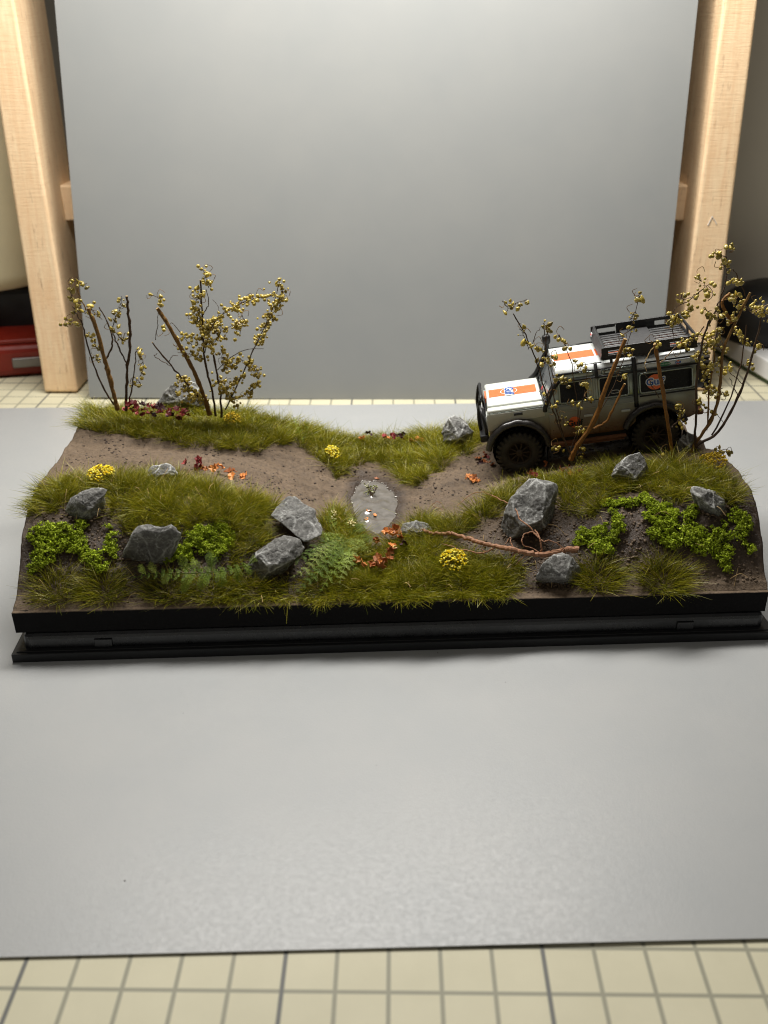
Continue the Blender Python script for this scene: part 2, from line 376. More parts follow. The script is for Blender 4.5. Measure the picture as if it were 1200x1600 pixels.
b = MB(); c0 = atly(82, 317, 0); 
q0 = np.array([0, 47.6, 0]); d = vray(95, 290); zt = HC+d[2]*(47.0/d[1]); d = vray(95, 345); zb = HC+d[2]*(47.0/d[1])
b.box((0, 47.0+.8, (zt+zb)/2), (32.6, 1.6, zt-zb), None, .08); V, Fc = b.arr(); part('crossbar', V, Fc, MAT['wood'], fr)
# things at the left behind the frame
b = MB(); b.lathe([(.01, 0), (4.2, 0), (4.6, .25), (4.75, .8), (5.0, 20), (4.8, 20), (.01, 19.5)], 'z', (0, 0, 0), 48); V, Fc = b.arr()
o = link('cream_tub', newmesh('cream_tub', V, Fc, MAT['cream_plastic'], True), None, (-22.2, 52, 4.0)); tag(o, 'tall cream round container standing on a black case at the left edge', 'container')
boxthing('black_case', (-22.5, 53, .9), (9.0, 8.0, 3.1), 'dark_case', 'black case under the cream container at the left edge', 'case', (0, 0, R(12)), .4)
o = empty('red_toolbox', (-21.6, 49.6, 0), 'low red box with a grey latch lying on the mat left of the frame', 'toolbox'); o.rotation_euler = (0, 0, R(14))
b = MB(); b.box((0, 0, .85), (8.0, 7.0, 1.6), None, .35); V, Fc = b.arr(); link('body', newmesh('body', V, Fc, MAT['red_case'], False), o)
b = MB(); b.box((0, 0, 1.78), (7.4, 6.4, .25), None, .1); V, Fc = b.arr(); link('lid', newmesh('lid', V, Fc, MAT['red_case']), o)
b = MB(); b.box((2.6, -3.55, .8), (1.6, .25, .5), None, .08); V, Fc = b.arr(); link('latch', newmesh('latch', V, Fc, MAT['case_metal']), o)
# things at the right behind the frame
o = empty('white_carton', (22.35, 48.2, 0), 'flat white box with red marks on the mat at the right edge', 'carton'); o.rotation_euler = (0, 0, R(10.3))
b = MB(); b.box((0, 0, .72), (7.0, 11.0, .95), None, .08); V, Fc = b.arr(); link('box', newmesh('box', V, Fc, MAT['carton_white']), o)
b = MB(); b.box((0, 0, .125), (6.7, 10.8, .23), None, .02); V, Fc = b.arr(); link('base_edge', newmesh('base_edge', V, Fc, MAT['carton_green']), o)
for i, (y, wd) in enumerate(((-4.6, .8), (-3.5, .6), (-2.4, 1.0), (-1.2, .6), (-.2, .8), (.9, .6))): b = MB(); b.box((-1.9+.35*(i % 2), y, 1.202), (.28, wd, .012)); V, Fc = b.arr(); link('red_mark', newmesh('red_mark', V, Fc, MAT['red_print']), o)
b = MB(); b.lathe([(.01, 0), (2.6, 0), (2.8, .15), (2.85, .7), (2.7, 1.4), (2.3, 2.1), (1.7, 2.6), (1.0, 2.85), (.4, 2.92), (.01, 2.93)], 'z', (0, 0, 0), 56); V, Fc = b.arr()
o = link('round_cover', newmesh('round_cover', V, Fc, MAT['dark_case'], True), None, (20.75, 50.3, 1.21)); tag(o, 'black round domed cover resting on the white box behind the frame', 'round cover')
boxthing('grey_panel', (26.5, 54.5, 0), (16, .6, 44), 'wall_paint', 'tall dull grey panel standing behind the right upright', 'panel', (0, 0, R(-6)), .1)
# ================================================================ display base
L_, D_ = 22.0, 11.6
root = empty('display_base', W(L_/2, D_/2, 0), 'black plastic display base carrying the diorama, with a moulded plinth', 'display base')
def dbox(name, x0, x1, y0, y1, z0, z1, mat, bev, rootp):
    b = MB(); b.box(((x0+x1)/2, (y0+y1)/2, (z0+z1)/2), (x1-x0, y1-y0, z1-z0), None, bev); V, Fc = b.arr(); V = W(V[:, 0], V[:, 1], V[:, 2]); return part(name, V, Fc, MAT[mat], rootp)
dbox('base_plate', 0, L_, 0, D_, .025, .30, 'plate', .02, root)
dbox('raised_lip', .12, L_-.12, .1, D_-.1, .28, .33, 'plate', .015, root)
pl = dbox('plinth', .3, L_-.3,   .24, D_-.24, .16, .802, 'plastic', .17, root)
for x in (2.55, 19.35): dbox('latch', x-.25, x+.25, .19, .26, .33, .60, 'plastic', .015, root)
# foam block with a slightly ragged edge
xs = np.linspace(.12, L_-.28, 220); ys = np.linspace(.35, D_-.35, 60); zs = np.linspace(.805, 1.455, 8)
bm = MB()
def face(Fx, axisn):
    r, c, _ = Fx.shape; V = Fx.reshape(-1, 3); dv = fbm(V, 3.0, 4)*.018; V = V+np.array(axisn)*dv[:, None]
    I = np.arange(r*c).reshape(r, c); Q = np.stack([I[:-1, :-1], I[:-1, 1:], I[1:, 1:], I[1:, :-1]], -1).reshape(-1, 4); bm.add(V, Q)
g1, g2 = np.meshgrid(xs, zs); face(np.stack([g1, np.full_like(g1, ys[0]), g2], -1), (0, -1, 0)); face(np.stack([g1, np.full_like(g1, ys[-1]), g2], -1), (0, 1, 0))
g1, g2 = np.meshgrid(ys, zs); face(np.stack([np.full_like(g1, xs[0]), g1, g2], -1), (-1, 0, 0)); face(np.stack([np.full_like(g1, xs[-1]), g1, g2], -1), (1, 0, 0))
g1, g2 = np.meshgrid(xs, ys); face(np.stack([g1, g2, np.full_like(g1, zs[0])], -1), (0, 0, 0)); face(np.stack([g1, g2, np.full_like(g1, zs[-1])], -1), (0, 0, 0))
V, Fc = bm.arr(); part('foam_block', W(V[:, 0], V[:, 1], V[:, 2]), Fc, MAT['foam'], root)
# ================================================================ terrain
LX = [0, 3, 6, 8, 9.4, 10.6, 12, 13.5, 15, 17, 19.5, 21.8]
LYK = [.3, .9, 1.5, 2.1, 3.0, 4.0, 5.3, 6.5, 8.6, 11.3]
TB = np.array([
 [1.47, 1.62, 2.25, 2.85, 3.35, 3.55, 3.5, 3.38, 3.36, 3.45],
 [1.47, 1.60, 2.15, 2.80, 3.30, 3.50, 3.4, 3.25, 3.27, 3.40],
 [1.47, 1.56, 1.95, 2.50, 3.00, 3.20, 3.05, 2.92, 2.98, 3.15],
 [1.47, 1.50, 1.65, 1.90, 2.25, 2.50, 2.45, 2.32, 2.48, 2.60],
 [1.47, 1.50, 1.58, 1.70, 1.85, 1.92, 1.86, 1.84, 2.00, 2.15],
 [1.47, 1.50, 1.55, 1.62, 1.74, 1.86, 1.84, 1.84, 1.86, 1.95],
 [1.47, 1.50, 1.58, 1.70, 1.86, 1.98, 1.95, 1.95, 2.02, 2.10],
 [1.47, 1.50, 1.62, 1.80, 2.05, 2.32, 2.36, 2.28, 2.25, 2.25],
 [1.47, 1.52, 1.75, 2.05, 2.50, 2.80, 2.78, 2.62, 2.62, 2.60],
 [1.47, 1.62, 2.20, 2.80, 3.18, 3.35, 3.25, 3.02, 2.95, 2.95],
 [1.48, 1.72, 2.55, 3.20, 3.58, 3.66, 3.58, 3.42, 3.36, 3.3],
 [1.52, 1.80, 2.95, 3.50, 3.75, 3.80, 3.70, 3.50, 3.4, 3.4]])
GS = .05; GX = np.arange(.12, 21.72+GS/2, GS); GY = np.arange(.34, 11.24+GS/2, GS)
def interp2(gx, gy):
    ix = np.clip(np.searchsorted(LX, gx)-1, 0, len(LX)-2); iy = np.clip(np.searchsorted(LYK, gy)-1, 0, len(LYK)-2)
    lx = np.array(LX); ly = np.array(LYK); fx = (gx-lx[ix])/(lx[ix+1]-lx[ix]); fy = (gy-ly[iy])/(ly[iy+1]-ly[iy])
    fx = fx[:, None]; fy = fy[None, :]
    return TB[np.ix_(ix, iy)]*(1-fx)*(1-fy)+TB[np.ix_(ix+1, iy)]*fx*(1-fy)+TB[np.ix_(ix, iy+1)]*(1-fx)*fy+TB[np.ix_(ix+1, iy+1)]*fx*fy
HG = interp2(GX, GY)
def blur(A, k):
    for ax in (0, 1):
        P = np.pad(A, [(k, k) if i == ax else (0, 0) for i in (0, 1)], mode='edge'); c = np.cumsum(P, axis=ax)
        c = np.insert(c, 0, 0, axis=ax); n_ = A.shape[ax]
        A = (np.take(c, np.arange(2*k+1, 2*k+1+n_), axis=ax)-np.take(c, np.arange(0, n_), axis=ax))/(2*k+1)
    return A
HB = blur(blur(HG, 6), 6); edgew = np.clip((GY-.34)/.7, 0, 1)[None, :]; HG = HG*(1-edgew)*.5+HB*(1-(1-edgew)*.5)
HG = np.where(GY[None, :] < .5, 1.47, HG)
HG = HG*1.0
GXX, GYY = np.meshgrid(GX, GY, indexing='ij'); P3 = np.stack([GXX, GYY, GXX*0], -1)
# the two rows: rutted, trodden track; rough wet banks
track = np.clip(1-np.abs(GYY-7.0)/1.7, 0, 1)**.5
bank = np.exp(-((GYY-1.9)/1.1)**2)
rough = .04*fbm(P3, 1.2, 3)+.03*fbm(P3, 4, 5)+bank*(.07*fbm(P3, 2.2, 4)+.05*np.abs(fbm(P3, 5, 3)))
for yc in (6.15, 7.95):
    rough = rough-.12*np.clip((GXX-.3)/2, 0.1, 1)*np.exp(-((GYY-yc-.1*np.sin(GXX*.7))/.34)**2)+.05*np.clip((GXX-.3)/2, 0, 1)*np.exp(-((np.abs(GYY-yc)-.5)/.14)**2)
    rough = rough+.022*np.clip((GXX-.3)/2, 0, 1)*np.sin(GXX*14+6*np.abs(GYY-yc))*np.exp(-((GYY-yc)/.3)**4)
fade = np.clip((GYY-.36)/.5, 0, 1)
HG = HG+rough*(.15+.85*fade)
# puddle hollow
PCX, PCY, PRX, PRY = 10.5, 5.9, .76, 1.95; WZ = 1.80
ang = np.arctan2((GYY-PCY)/PRY, (GXX-PCX)/PRX); rr = np.hypot((GXX-PCX)/PRX, (GYY-PCY)/PRY)/(1+.05*np.sin(3*ang+1)+.03*np.sin(7*ang)+.03*np.sin(13*ang+2))
HG = np.where(rr < 1, np.minimum(HG, WZ-.02-.22*(1-rr)), np.maximum(HG, WZ+.015+.0*rr) if False else np.where((rr < 2.2) & (GYY > 3.0), np.maximum(HG, WZ+.02+.05*np.minimum(rr-1, .6)), HG))
def H(x, y):
    x = np.clip((np.asarray(x, float)-GX[0])/GS, 0, len(GX)-1.001); y = np.clip((np.asarray(y, float)-GY[0])/GS, 0, len(GY)-1.001)
    i = x.astype(int); j = y.astype(int); f = x-i; g = y-j
    return HG[i, j]*(1-f)*(1-g)+HG[i+1, j]*f*(1-g)+HG[i, j+1]*(1-f)*g+HG[i+1, j+1]*f*g
def hit(u, v):              # where the line of sight meets the ground, in diorama coordinates
    d = lray(u, v); t0 = (5.5-HC)/d[2]; t = t0
    for _ in range(2000):
        p = C0+d*t
        if p[1] > GY[-1]+.3 or p[2] < 1.0: break
        if GY[0] <= p[1] and p[2] <= H(p[0], p[1]): return p
        t += .004*1
    return p
def nrml(x, y):
    e = .12; dx = (H(x+e, y)-H(x-e, y))/(2*e); dy = (H(x, y+e)-H(x, y-e))/(2*e); n = np.stack([-dx, -dy, np.ones_like(dx)], -1); return n/np.linalg.norm(n, axis=-1)[..., None]
nx, ny = HG.shape; V = np.stack([GXX, GYY, HG], -1).reshape(-1, 3); I = np.arange(nx*ny).reshape(nx, ny)
Q = np.stack([I[:-1, :-1], I[1:, :-1], I[1:, 1:], I[:-1, 1:]], -1).reshape(-1, 4)
ring = np.array(list(I[:, 0])+list(I[-1, 1:])+list(I[-2::-1, -1])+list(I[0, -2:0:-1])); nb = 8; VV = [V]; QQ = [Q]; prev = ring; base0 = len(V)
for k in range(1, nb+1):
    R_ = V[ring].copy(); R_[:, 2] = R_[:, 2]+(1.452-R_[:, 2])*k/nb; ct = np.array([10.9, 5.8]); 
    dd = fbm(R_, 2.5, 4)*.03*np.sin(math.pi*k/nb); out = (R_[:, :2]-ct); R_[:, 0] += np.where(np.abs(out[:, 0]) > 10.7, np.sign(out[:, 0])*dd, 0); VV.append(R_)
    cur = np.arange(len(ring))+base0+(k-1)*len(ring); m_ = len(ring); nxt = np.roll(np.arange(m_), -1)
    QQ.append(np.stack([cur, cur[nxt], prev[nxt], prev], -1)); prev = cur
V = np.vstack(VV); Q = np.vstack(QQ)
g_me = newmesh('ground', W(V[:, 0], V[:, 1], V[:, 2])-np.array([*W(10.9, 5.8, 0)]), Q, MAT['mud'], True)
wet = np.zeros(len(V)); wet[:nx*ny] = (np.clip(bank*1.2+.25*fbm(P3, .9, 3), 0, 1)*(GYY > .75)+np.clip((1.5-rr)*2.5, 0, 1)*1.0*(rr > 0.9)).reshape(-1).clip(0, 1); wet[nx*ny:] = .9
wet[:nx*ny] = np.maximum(wet[:nx*ny], (.35*np.exp(-((GXX-16.5)/2.0)**2)*np.exp(-((GYY-7)/1.6)**2)).reshape(-1))  # adds a darker, smoother soft patch of track beneath the vehicle's front
setfloat(g_me, wet, 'wet'); go = link('ground', g_me, None, tuple(map(float, W(10.9, 5.8, 0)))); go['kind'] = 'structure'
# water
xs = np.linspace(PCX-1.15, PCX+1.15, 90); ys = np.linspace(PCY-2.3, PCY+2.3, 150); X, Y = np.meshgrid(xs, ys)
r1 = np.hypot(X-10.5, Y-6.9); r2 = np.hypot(X-10.3, Y-4.9); P3w = np.stack([X, Y, X*0], -1)
edge = np.clip(np.hypot((X-PCX)/PRX, (Y-PCY)/PRY)+.08*vnoise(P3w, 2.2)-.74, 0, .4)
rip = 0
for (u, v, am) in ((576, 798, .03), (586, 805, .03), (573, 811, .03), (580, 776, .05), (600, 785, .02), (566, 770, .02)):
    q_ = C0+lray(u, v)*((WZ-HC)/lray(u, v)[2]); r_ = np.hypot(X-q_[0], (Y-q_[1])*.8); rip = rip+1.25*am*np.cos(r_*13)*np.exp(-r_*3.2)
fadew = np.clip((1.0-np.hypot((X-PCX)/PRX, (Y-PCY)/PRY))/.25, 0, 1)
Zw = WZ+fadew*(.016*np.cos(r1*7)*np.exp(-r1*.9)+.013*np.cos(r2*8)*np.exp(-r2*1.1)+.03*fbm(P3w, 1.6, 3)+rip)
ro = np.hypot((X-PCX)/1.15, (Y-PCY)/2.3); rr_ = rr; V, Q = grid(X, Y, Zw); keep = (ro.reshape(-1)[Q].max(1) <= 1.0); Q = Q[keep]
bs = W(PCX, PCY, 0); o = link('puddle_water', newmesh('puddle_water', W(V[:, 0], V[:, 1], V[:, 2])-bs, Q, MAT['water'], True), None, tuple(map(float, bs))); o['kind'] = 'structure'
# small instanced lumps joined into one mesh
def ico(sub):
    bm_ = bmesh.new(); bmesh.ops.create_icosphere(bm_, subdivisions=sub, radius=1); V = np.array([v.co[:] for v in bm_.verts]); Fc = np.array([[v.index for v in f.verts] for f in bm_.faces]); bm_.free(); return V, Fc
ICO1 = ico(1); ICO2 = ico(2); ICO6 = ico(6)
def lumps(P, r, sub=1, squash=.8, irr=.25):
    v0, f0 = ICO1 if sub == 1 else ICO2; n_ = len(P); k = len(v0); r = np.broadcast_to(r, (n_,))
    A = RNG.normal(0, 1, (n_, 3, 3)); Qm, _ = np.linalg.qr(A); S = 1+RNG.uniform(-irr, irr, (n_, 1, 3)); vv = v0[None]*S*(1+RNG.uniform(-irr, irr, (n_, k, 1))*.8)
    V = np.einsum('nij,nkj->nki', Qm, vv)*r[:, None, None]; V[..., 2] *= squash; V = V+np.asarray(P)[:, None, :]
    Fc = f0[None]+(np.arange(n_)*k)[:, None, None]; return V.reshape(-1, 3), Fc.reshape(-1, 3)
def stuff(name, V, Q, mat, label=None, cat=None, smooth=False, tint=None):
    V = np.asarray(V); b = np.array([V[:, 0].mean(), V[:, 1].mean(), V[:, 2].min()]); me = newmesh(name, V-b, Q, mat, smooth)
    if tint is not None: setcol(me, tint)
    o = link(name, me, None, tuple(map(float, b))); return tag(o, label, cat, None, 'stuff')
n_ = 1500; x = RNG.uniform(.4, 21.4, n_); y = RNG.uniform(5.2, 8.8, n_); k = (np.hypot((x-PCX)/PRX, (y-PCY)/PRY) > 1.12) & (RNG.random(n_) < .35+.65*(vnoise(np.stack([x, y, x*0], -1), 1.2) > 0)); x, y = x[k], y[k]
z = H(x, y); V, Q = lumps(W(x, y, z+.0), RNG.uniform(.018, .055, len(x))*RNG.uniform(.6, 1.2, len(x)), 1, .5); stuff('soil_crumbs', V, Q, MAT['crumb'], 'dark crumbs of soil scattered on the dirt track', 'soil crumbs')
n_ = 5200; x = RNG.uniform(.3, 21.5, n_); y = RNG.uniform(.6, 3.6, n_); z = H(x, y); V, Q = lumps(W(x, y, z-.005), RNG.uniform(.02, .06, n_), 1, .8); stuff('soil_clods', V, Q, MAT['mud'], 'small wet brown clods on the front bank', 'soil clods')
aa = np.linspace(0, 6.28, 44)+RNG.normal(0, .05, 44); k = 1+.05*np.sin(3*aa+1)+.03*np.sin(7*aa)+.03*np.sin(13*aa+2); x = PCX+PRX*k*1.0*np.cos(aa); y = PCY+PRY*k*1.0*np.sin(aa)
V, Q = lumps(W(x, y, WZ+.015+0*x), RNG.uniform(.02, .045, len(aa)), 2, .5); stuff('gel_beads', V, Q, MAT['gel'], 'tiny glossy beads of wet gel along the puddle rim', 'gel beads', True)

n_ = 15000; x = RNG.uniform(.3, 21.5, n_); y = RNG.uniform(5.0, 9.0, n_); k = (np.hypot((x-PCX)/PRX, (y-PCY)/PRY) > 1.05) & (np.hypot((x-PCX)/(PRX+.5), (y-PCY)/(PRY+.4)) > RNG.uniform(1.2, 1.6, n_)); x, y = x[k], y[k]; z = H(x, y)
V, Q = lumps(W(x, y, z-.004), RNG.uniform(.008, .022, len(x)), 1, .7); v_ = V; stuff('soil_grit', V, Q, MAT['mud'], 'fine brown grit covering the dirt track', 'soil grit')
b = MB(); P = []
for (u, v) in ((286, 1114), (790, 1066), (195, 1376), (684, 1020), (588, 1196)): P.append(atz(u, v, .035))
V, Q = lumps(np.array(P), RNG.uniform(.007, .02, len(P)), 1, .5); stuff('dust_specks', V, Q, MAT['crumb'], 'a few dark crumbs dropped on the grey paper', 'crumbs')
b = MB(); M_ = [onplane(1106, 352, 44.58, AP), onplane(1113, 338, 44.58, AP), onplane(1120, 350, 44.58, AP)]
V, Fc = tube(M_, .02, 5); part('scratch_mark', V, Fc, MAT['carton_white'], fr)
# ================================================================ rocks
VR = np.array([1.0, 0, 0]); 
def rock(outline, label, seat, depth=.55, lean=0.0, front=None, seed=1, rough_=.05, under=.6):
    """outline: pixel polygon of the stone as seen; seat: pixel where its foot meets the soil; depth: half thickness in cm"""
    g = hit(*seat); ly = g[1]+depth*.55; vm = np.mean([q[1] for q in outline]); vh = max(q[1] for q in outline)-min(q[1] for q in outline); ln_ = lean if lean else .35; sh_ = ln_*.021*1.0
    P = np.array([atly(u, v, ly+sh_*(vm-v)+(depth*under if v > vm+vh*.15 else 0)) for u, v in outline]); c = P.mean(0)
    view = (C0-c); view /= np.linalg.norm(view); pts = [p+view*depth*.12*(-1)**i for i, p in enumerate(P)]
    rq = np.random.default_rng(seed*5+1); fr_ = front or [(rq.uniform(-.3, .3), rq.uniform(-.4, -.1), 1.0), (rq.uniform(-.55, -.2), rq.uniform(.1, .5), rq.uniform(.5, .85)), (rq.uniform(.2, .55), rq.uniform(.0, .5), rq.uniform(.5, .85))]
    mn, mx = P.min(0), P.max(0); hw = (mx[0]-mn[0])/2; up = np.array([0, view[2]*-1, view[1]*-1])*-1; up = np.array([0, .38, .92]); hh = (mx[2]-mn[2])/2/.92
    up = up+np.array([0, ln_*.9, 0]); up = up/np.linalg.norm(up)
    for (a, b_, d_) in fr_: pts.append(c+np.array([1, 0, 0])*a*hw+up*b_*hh+view*d_*depth)
    for (a, b_) in ((-.5, -.5), (.5, -.5), (.5, .4), (-.5, .4)): pts.append(c+np.array([1, 0, 0])*a*hw+up*b_*hh-view*depth*.9)
    pts.append(c-np.array([0, 0, 1.0])*(hh+.25)+np.array([0, .2, 0]))
    bm_ = bmesh.new(); vs = [bm_.verts.new(p) for p in pts]; bmesh.ops.convex_hull(bm_, input=vs); bm_.normal_update()
    N_ = []; K = []
    cc = np.mean(pts, axis=0)
    for f in bm_.faces:
        n_ = np.array(f.normal); k = n_@(np.array(f.calc_center_median())-cc)
        if k < 0: n_ = -n_; k = -k
        if f.calc_area() < 1e-5: continue
        if all(n_@m_ < .985 for m_ in N_): N_.append(n_); K.append(k)
    nz0 = np.array([seed*3.3, seed*1.1, seed*5.7])
    bm_.free(); rg = np.random.default_rng(seed*11); PP = np.array(pts)-cc
    for _ in range(6):
        n_ = rg.normal(0, 1, 3); n_ /= np.linalg.norm(n_); s_ = (PP@n_).max(); N_.append(n_); K.append(s_*rg.uniform(.84, .96))
    N_ = np.array(N_); K = np.array(K); v0, f0 = ICO6
    D = v0@N_.T; with_ = np.where(D > 1e-3, K[None]/np.maximum(D, 1e-3), 1e9); r_ = with_.min(1); V = v0*r_[:, None]+cc
    g2 = np.abs(K[None]-V@N_.T+cc@N_.T); i1 = g2.argmin(1); cs = np.abs((N_[i1]@N_.T)).clip(0, .9995); sn = np.sqrt(1-cs**2); lat = g2/np.maximum(sn, .05); lat[np.arange(len(V)), i1] = 9; i2 = lat.argmin(1); ar = np.arange(len(V)); edge = np.exp(-(lat[ar, i2]/.03)**2)*np.clip(sn[ar, i2]*2.2, 0, 1)*np.clip(.55+1.3*fbm(V+nz0, 1.3, 3), .1, 1)
    nz = np.array([seed*7.3, seed*3.1, seed*1.7])
    rid = 1-np.abs(fbm(V+nz, 1.9, 4))*2; stp = np.round(fbm(V+nz, 1.3, 2)*3.2)/3.2
    cr = np.abs(fbm(V+nz*2, 3.3, 3)); V = V+.06*np.stack([fbm(V+nz+k_*9, 2.4, 3) for k_ in range(3)], 1)+v0*(rough_*.35*fbm(V+nz, 2.6, 5)-rough_*.5*np.exp(-(cr/.04)**2)+rough_*.35*stp+.016*np.round(fbm(V+nz, 3.6, 3)*3)/3+.014*fbm(V+nz, 9, 4))[:, None]
    fine = np.clip(.5+fbm(V+nz, 6, 3), 0, 1); edge = edge*(.45+.55*fine)+.6*np.exp(-(cr/.02)**2)*fine
    Wv = W(V[:, 0], V[:, 1], V[:, 2]); b_ = np.array([Wv[:, 0].mean(), Wv[:, 1].mean(), Wv[:, 2].min()])
    me = newmesh('rock', Wv-b_, f0, MAT['rock']); setfloat(me, np.clip(edge, 0, 1), 'edge')
    o = link('rock', me, None, tuple(map(float, b_))); tag(o, label, 'rock', 'rocks set in the diorama'); return o
_b = bmesh.new(); bmesh.ops.create_icosphere(_b, subdivisions=6, radius=1); ICO6 = (np.array([v.co[:] for v in _b.verts]), np.array([[v.index for v in f.verts] for f in _b.faces])); _b.free()
rock([(99, 800), (110, 782), (128, 768), (152, 758), (167, 764), (168, 782), (158, 806), (140, 820), (115, 822)], 'grey rock in the grass at the left end just above the lime moss', (138, 822), .55, seed=1)
rock([(222, 742), (232, 730), (250, 724), (270, 727), (276, 740), (272, 754), (248, 757), (228, 752)], 'small rounded grey stone half sunk in grass below the left track', (250, 754), .4, seed=2, rough_=.03, under=0)
rock([(184, 874), (208, 836), (226, 829), (262, 832), (284, 829), (286, 842), (266, 856), (240, 882), (210, 893), (186, 888)], 'dark shaded stone slab with grass on its top edge left of the fern', (215, 895), .4, seed=3, rough_=.03, lean=-.5, under=.3, front=[(-.2, .75, .5), (.55, .8, .45), (.1, -.5, .35)])
rock([(421, 804), (431, 782), (446, 775), (468, 779), (490, 795), (503, 818), (500, 838), (478, 847), (456, 832)], 'flat pale grey stone slab tilted against the left bank beside the fern', (462, 842), .4, seed=4, rough_=.02, lean=1.25, under=0, front=[(-.35, .35, .45), (.35, -.1, .5), (.3, -.5, .45)])
rock([(383, 895), (392, 876), (414, 855), (444, 838), (468, 842), (477, 856), (470, 874), (438, 900), (400, 914), (385, 908)], 'long grey boulder lying below the flat pale slab', (425, 916), .62, seed=5, rough_=.05, lean=.6)
rock([(622, 832), (630, 819), (650, 814), (672, 818), (678, 832), (655, 842), (630, 840)], 'low small grey stone under the thin end of the root', (650, 841), .3, seed=6, rough_=.03, under=0)
rock([(778, 838), (786, 800), (800, 776), (826, 752), (852, 745), (871, 756), (873, 775), (868, 818), (850, 838), (812, 850), (780, 852)], 'largest grey rock with white streaks standing in front of the vehicle', (822, 852), .85, seed=7, rough_=.05, front=[(-.45, -.35, .8), (.4, -.2, 1.0), (.15, .45, .55)])
rock([(836, 902), (850, 886), (866, 866), (879, 857), (894, 868), (904, 884), (904, 915), (888, 925), (862, 918), (842, 912)], 'pointed grey rock at the front edge below the root', (875, 924), .6, seed=8, rough_=.05)
rock([(952, 742), (960, 728), (978, 715), (1000, 707), (1016, 719), (1015, 738), (1004, 757), (985, 762), (966, 756)], 'grey rock with white veins in the grass under the rear wheel', (985, 762), .45, seed=9, rough_=.06)
rock([(1076, 764), (1086, 757), (1110, 764), (1132, 780), (1138, 798), (1128, 816), (1110, 812), (1092, 790)], 'grey rock half buried above the moss at the right end', (1112, 812), .4, seed=10, rough_=.05)
def rock_back(*a, **k): return rock(*a, **k)
rock([(691, 690), (692, 668), (703, 651), (713, 649), (727, 660), (738, 674), (735, 692), (712, 704)], 'upright dark grey rock at the back edge in front of the vehicle', (715, 703), .5, seed=11, rough_=.04)
rock([(244, 632), (255, 614), (272, 599), (292, 594), (312, 602), (324, 622), (332, 640), (300, 648), (255, 645)], 'dark rock at the back edge behind the dense shrub', (285, 646), .5, seed=12, rough_=.05)
rock([(1052, 706), (1056, 686), (1070, 676), (1086, 684), (1092, 702), (1078, 712)], 'grey rock behind the rear wheel at the right end', (1072, 706), .4, seed=13, rough_=.05)
P = []
for o in [q for q in COL.objects if q.get('category') == 'rock']:
    co = np.empty(len(o.data.vertices)*3, np.float32); o.data.vertices.foreach_get('co', co); co = co.reshape(-1, 3)+np.array(o.location)
    q = co-O; lx_ = q@EX; ly_ = q@EY; m0 = (np.abs(co[:, 2]-H(lx_, ly_)) < .07) & (lx_ > .2) & (lx_ < 21.6) & (ly_ < 11); idx = np.flatnonzero(m0)
    if len(idx):
        for i in RNG.choice(idx, min(240, len(idx)*2)): P.append(co[i]+RNG.normal(0, .05, 3)*np.array([1, 1, .4]))
V, Q = lumps(np.array(P), RNG.uniform(.015, .06, len(P)), 1, .7); stuff('packed_soil', V, Q, MAT['mud'], 'crumbs of brown soil packed around the feet of the rocks', 'soil crumbs')
# ================================================================ grass
def pip(x, y, poly):
    poly = np.asarray(poly); ins = np.zeros(len(x), bool); j = len(poly)-1
    for i in range(len(poly)):
        xi, yi = poly[i]; xj, yj = poly[j]; c_ = ((yi > y) != (yj > y)) & (x < (xj-xi)*(y-yi)/(yj-yi+1e-12)+xi); ins ^= c_; j = i
    return ins
G_OLIVE = np.array([sr(124, 122, 18)[:3], sr(142, 134, 26)[:3], sr(98, 106, 18)[:3], sr(160, 148, 50)[:3], sr(214, 202, 130)[:3]])  # last tint: a few pale straws that also stand in for glints
def blades(x, y, length, lean, az, width=.0145, seg=3, cols=G_OLIVE, cw=(.36, .28, .24, .09, .03), z=None, curl=.5, bright=None):
    n_ = len(x); z = H(x, y)-.02 if z is None else z; P = W(x, y, z); Nn = nrml(x, y); Nn[:, 2] += .8; Nn /= np.linalg.norm(Nn, axis=1)[:, None]
    d = np.stack([np.cos(az), np.sin(az), 0*az], -1); dirn = Nn*np.cos(lean)[:, None]+d*np.sin(lean)[:, None]; dirn /= np.linalg.norm(dirn, axis=1)[:, None]
    side = np.cross(dirn, RNG.normal(0, 1, (n_, 3))); side /= np.linalg.norm(side, axis=1)[:, None]+1e-9
    bend = d*(length*curl*RNG.uniform(.1, 1, n_))[:, None]; bend[:, 2] -= length*.25*curl
    rows = []
    for k in range(seg+1):
        t = k/seg; c_ = P+dirn*(length*t)[:, None]+bend*(t*t); wd = width*(1-t*.85)*RNG.uniform(.8, 1.2, n_) if False else width*(1-t**1.6*.9)
        rows.append(c_-side*wd/2); rows.append(c_+side*wd/2)
    V = np.stack(rows, 1).reshape(-1, 3); m_ = 2*(seg+1); base = (np.arange(n_)*m_)[:, None]
    Q = np.concatenate([base+np.array([[2*k, 2*k+1, 2*k+3, 2*k+2]]) for k in range(seg)], 1).reshape(-1, 4)
    ci = RNG.choice(len(cols), n_, p=cw); C_ = cols[ci]*RNG.uniform(.75, 1.25, (n_, 1))*(1 if bright is None else bright[:, None]); C_ = np.repeat(C_, m_, 0)
    tt = np.tile(np.repeat(np.linspace(0, 1, seg+1), 2), n_)[:, None]; C_ = C_*(.42+1.15*tt)  # root shade and bright tips are painted into the blade tint
    return V, Q, np.clip(C_, 0, 1)
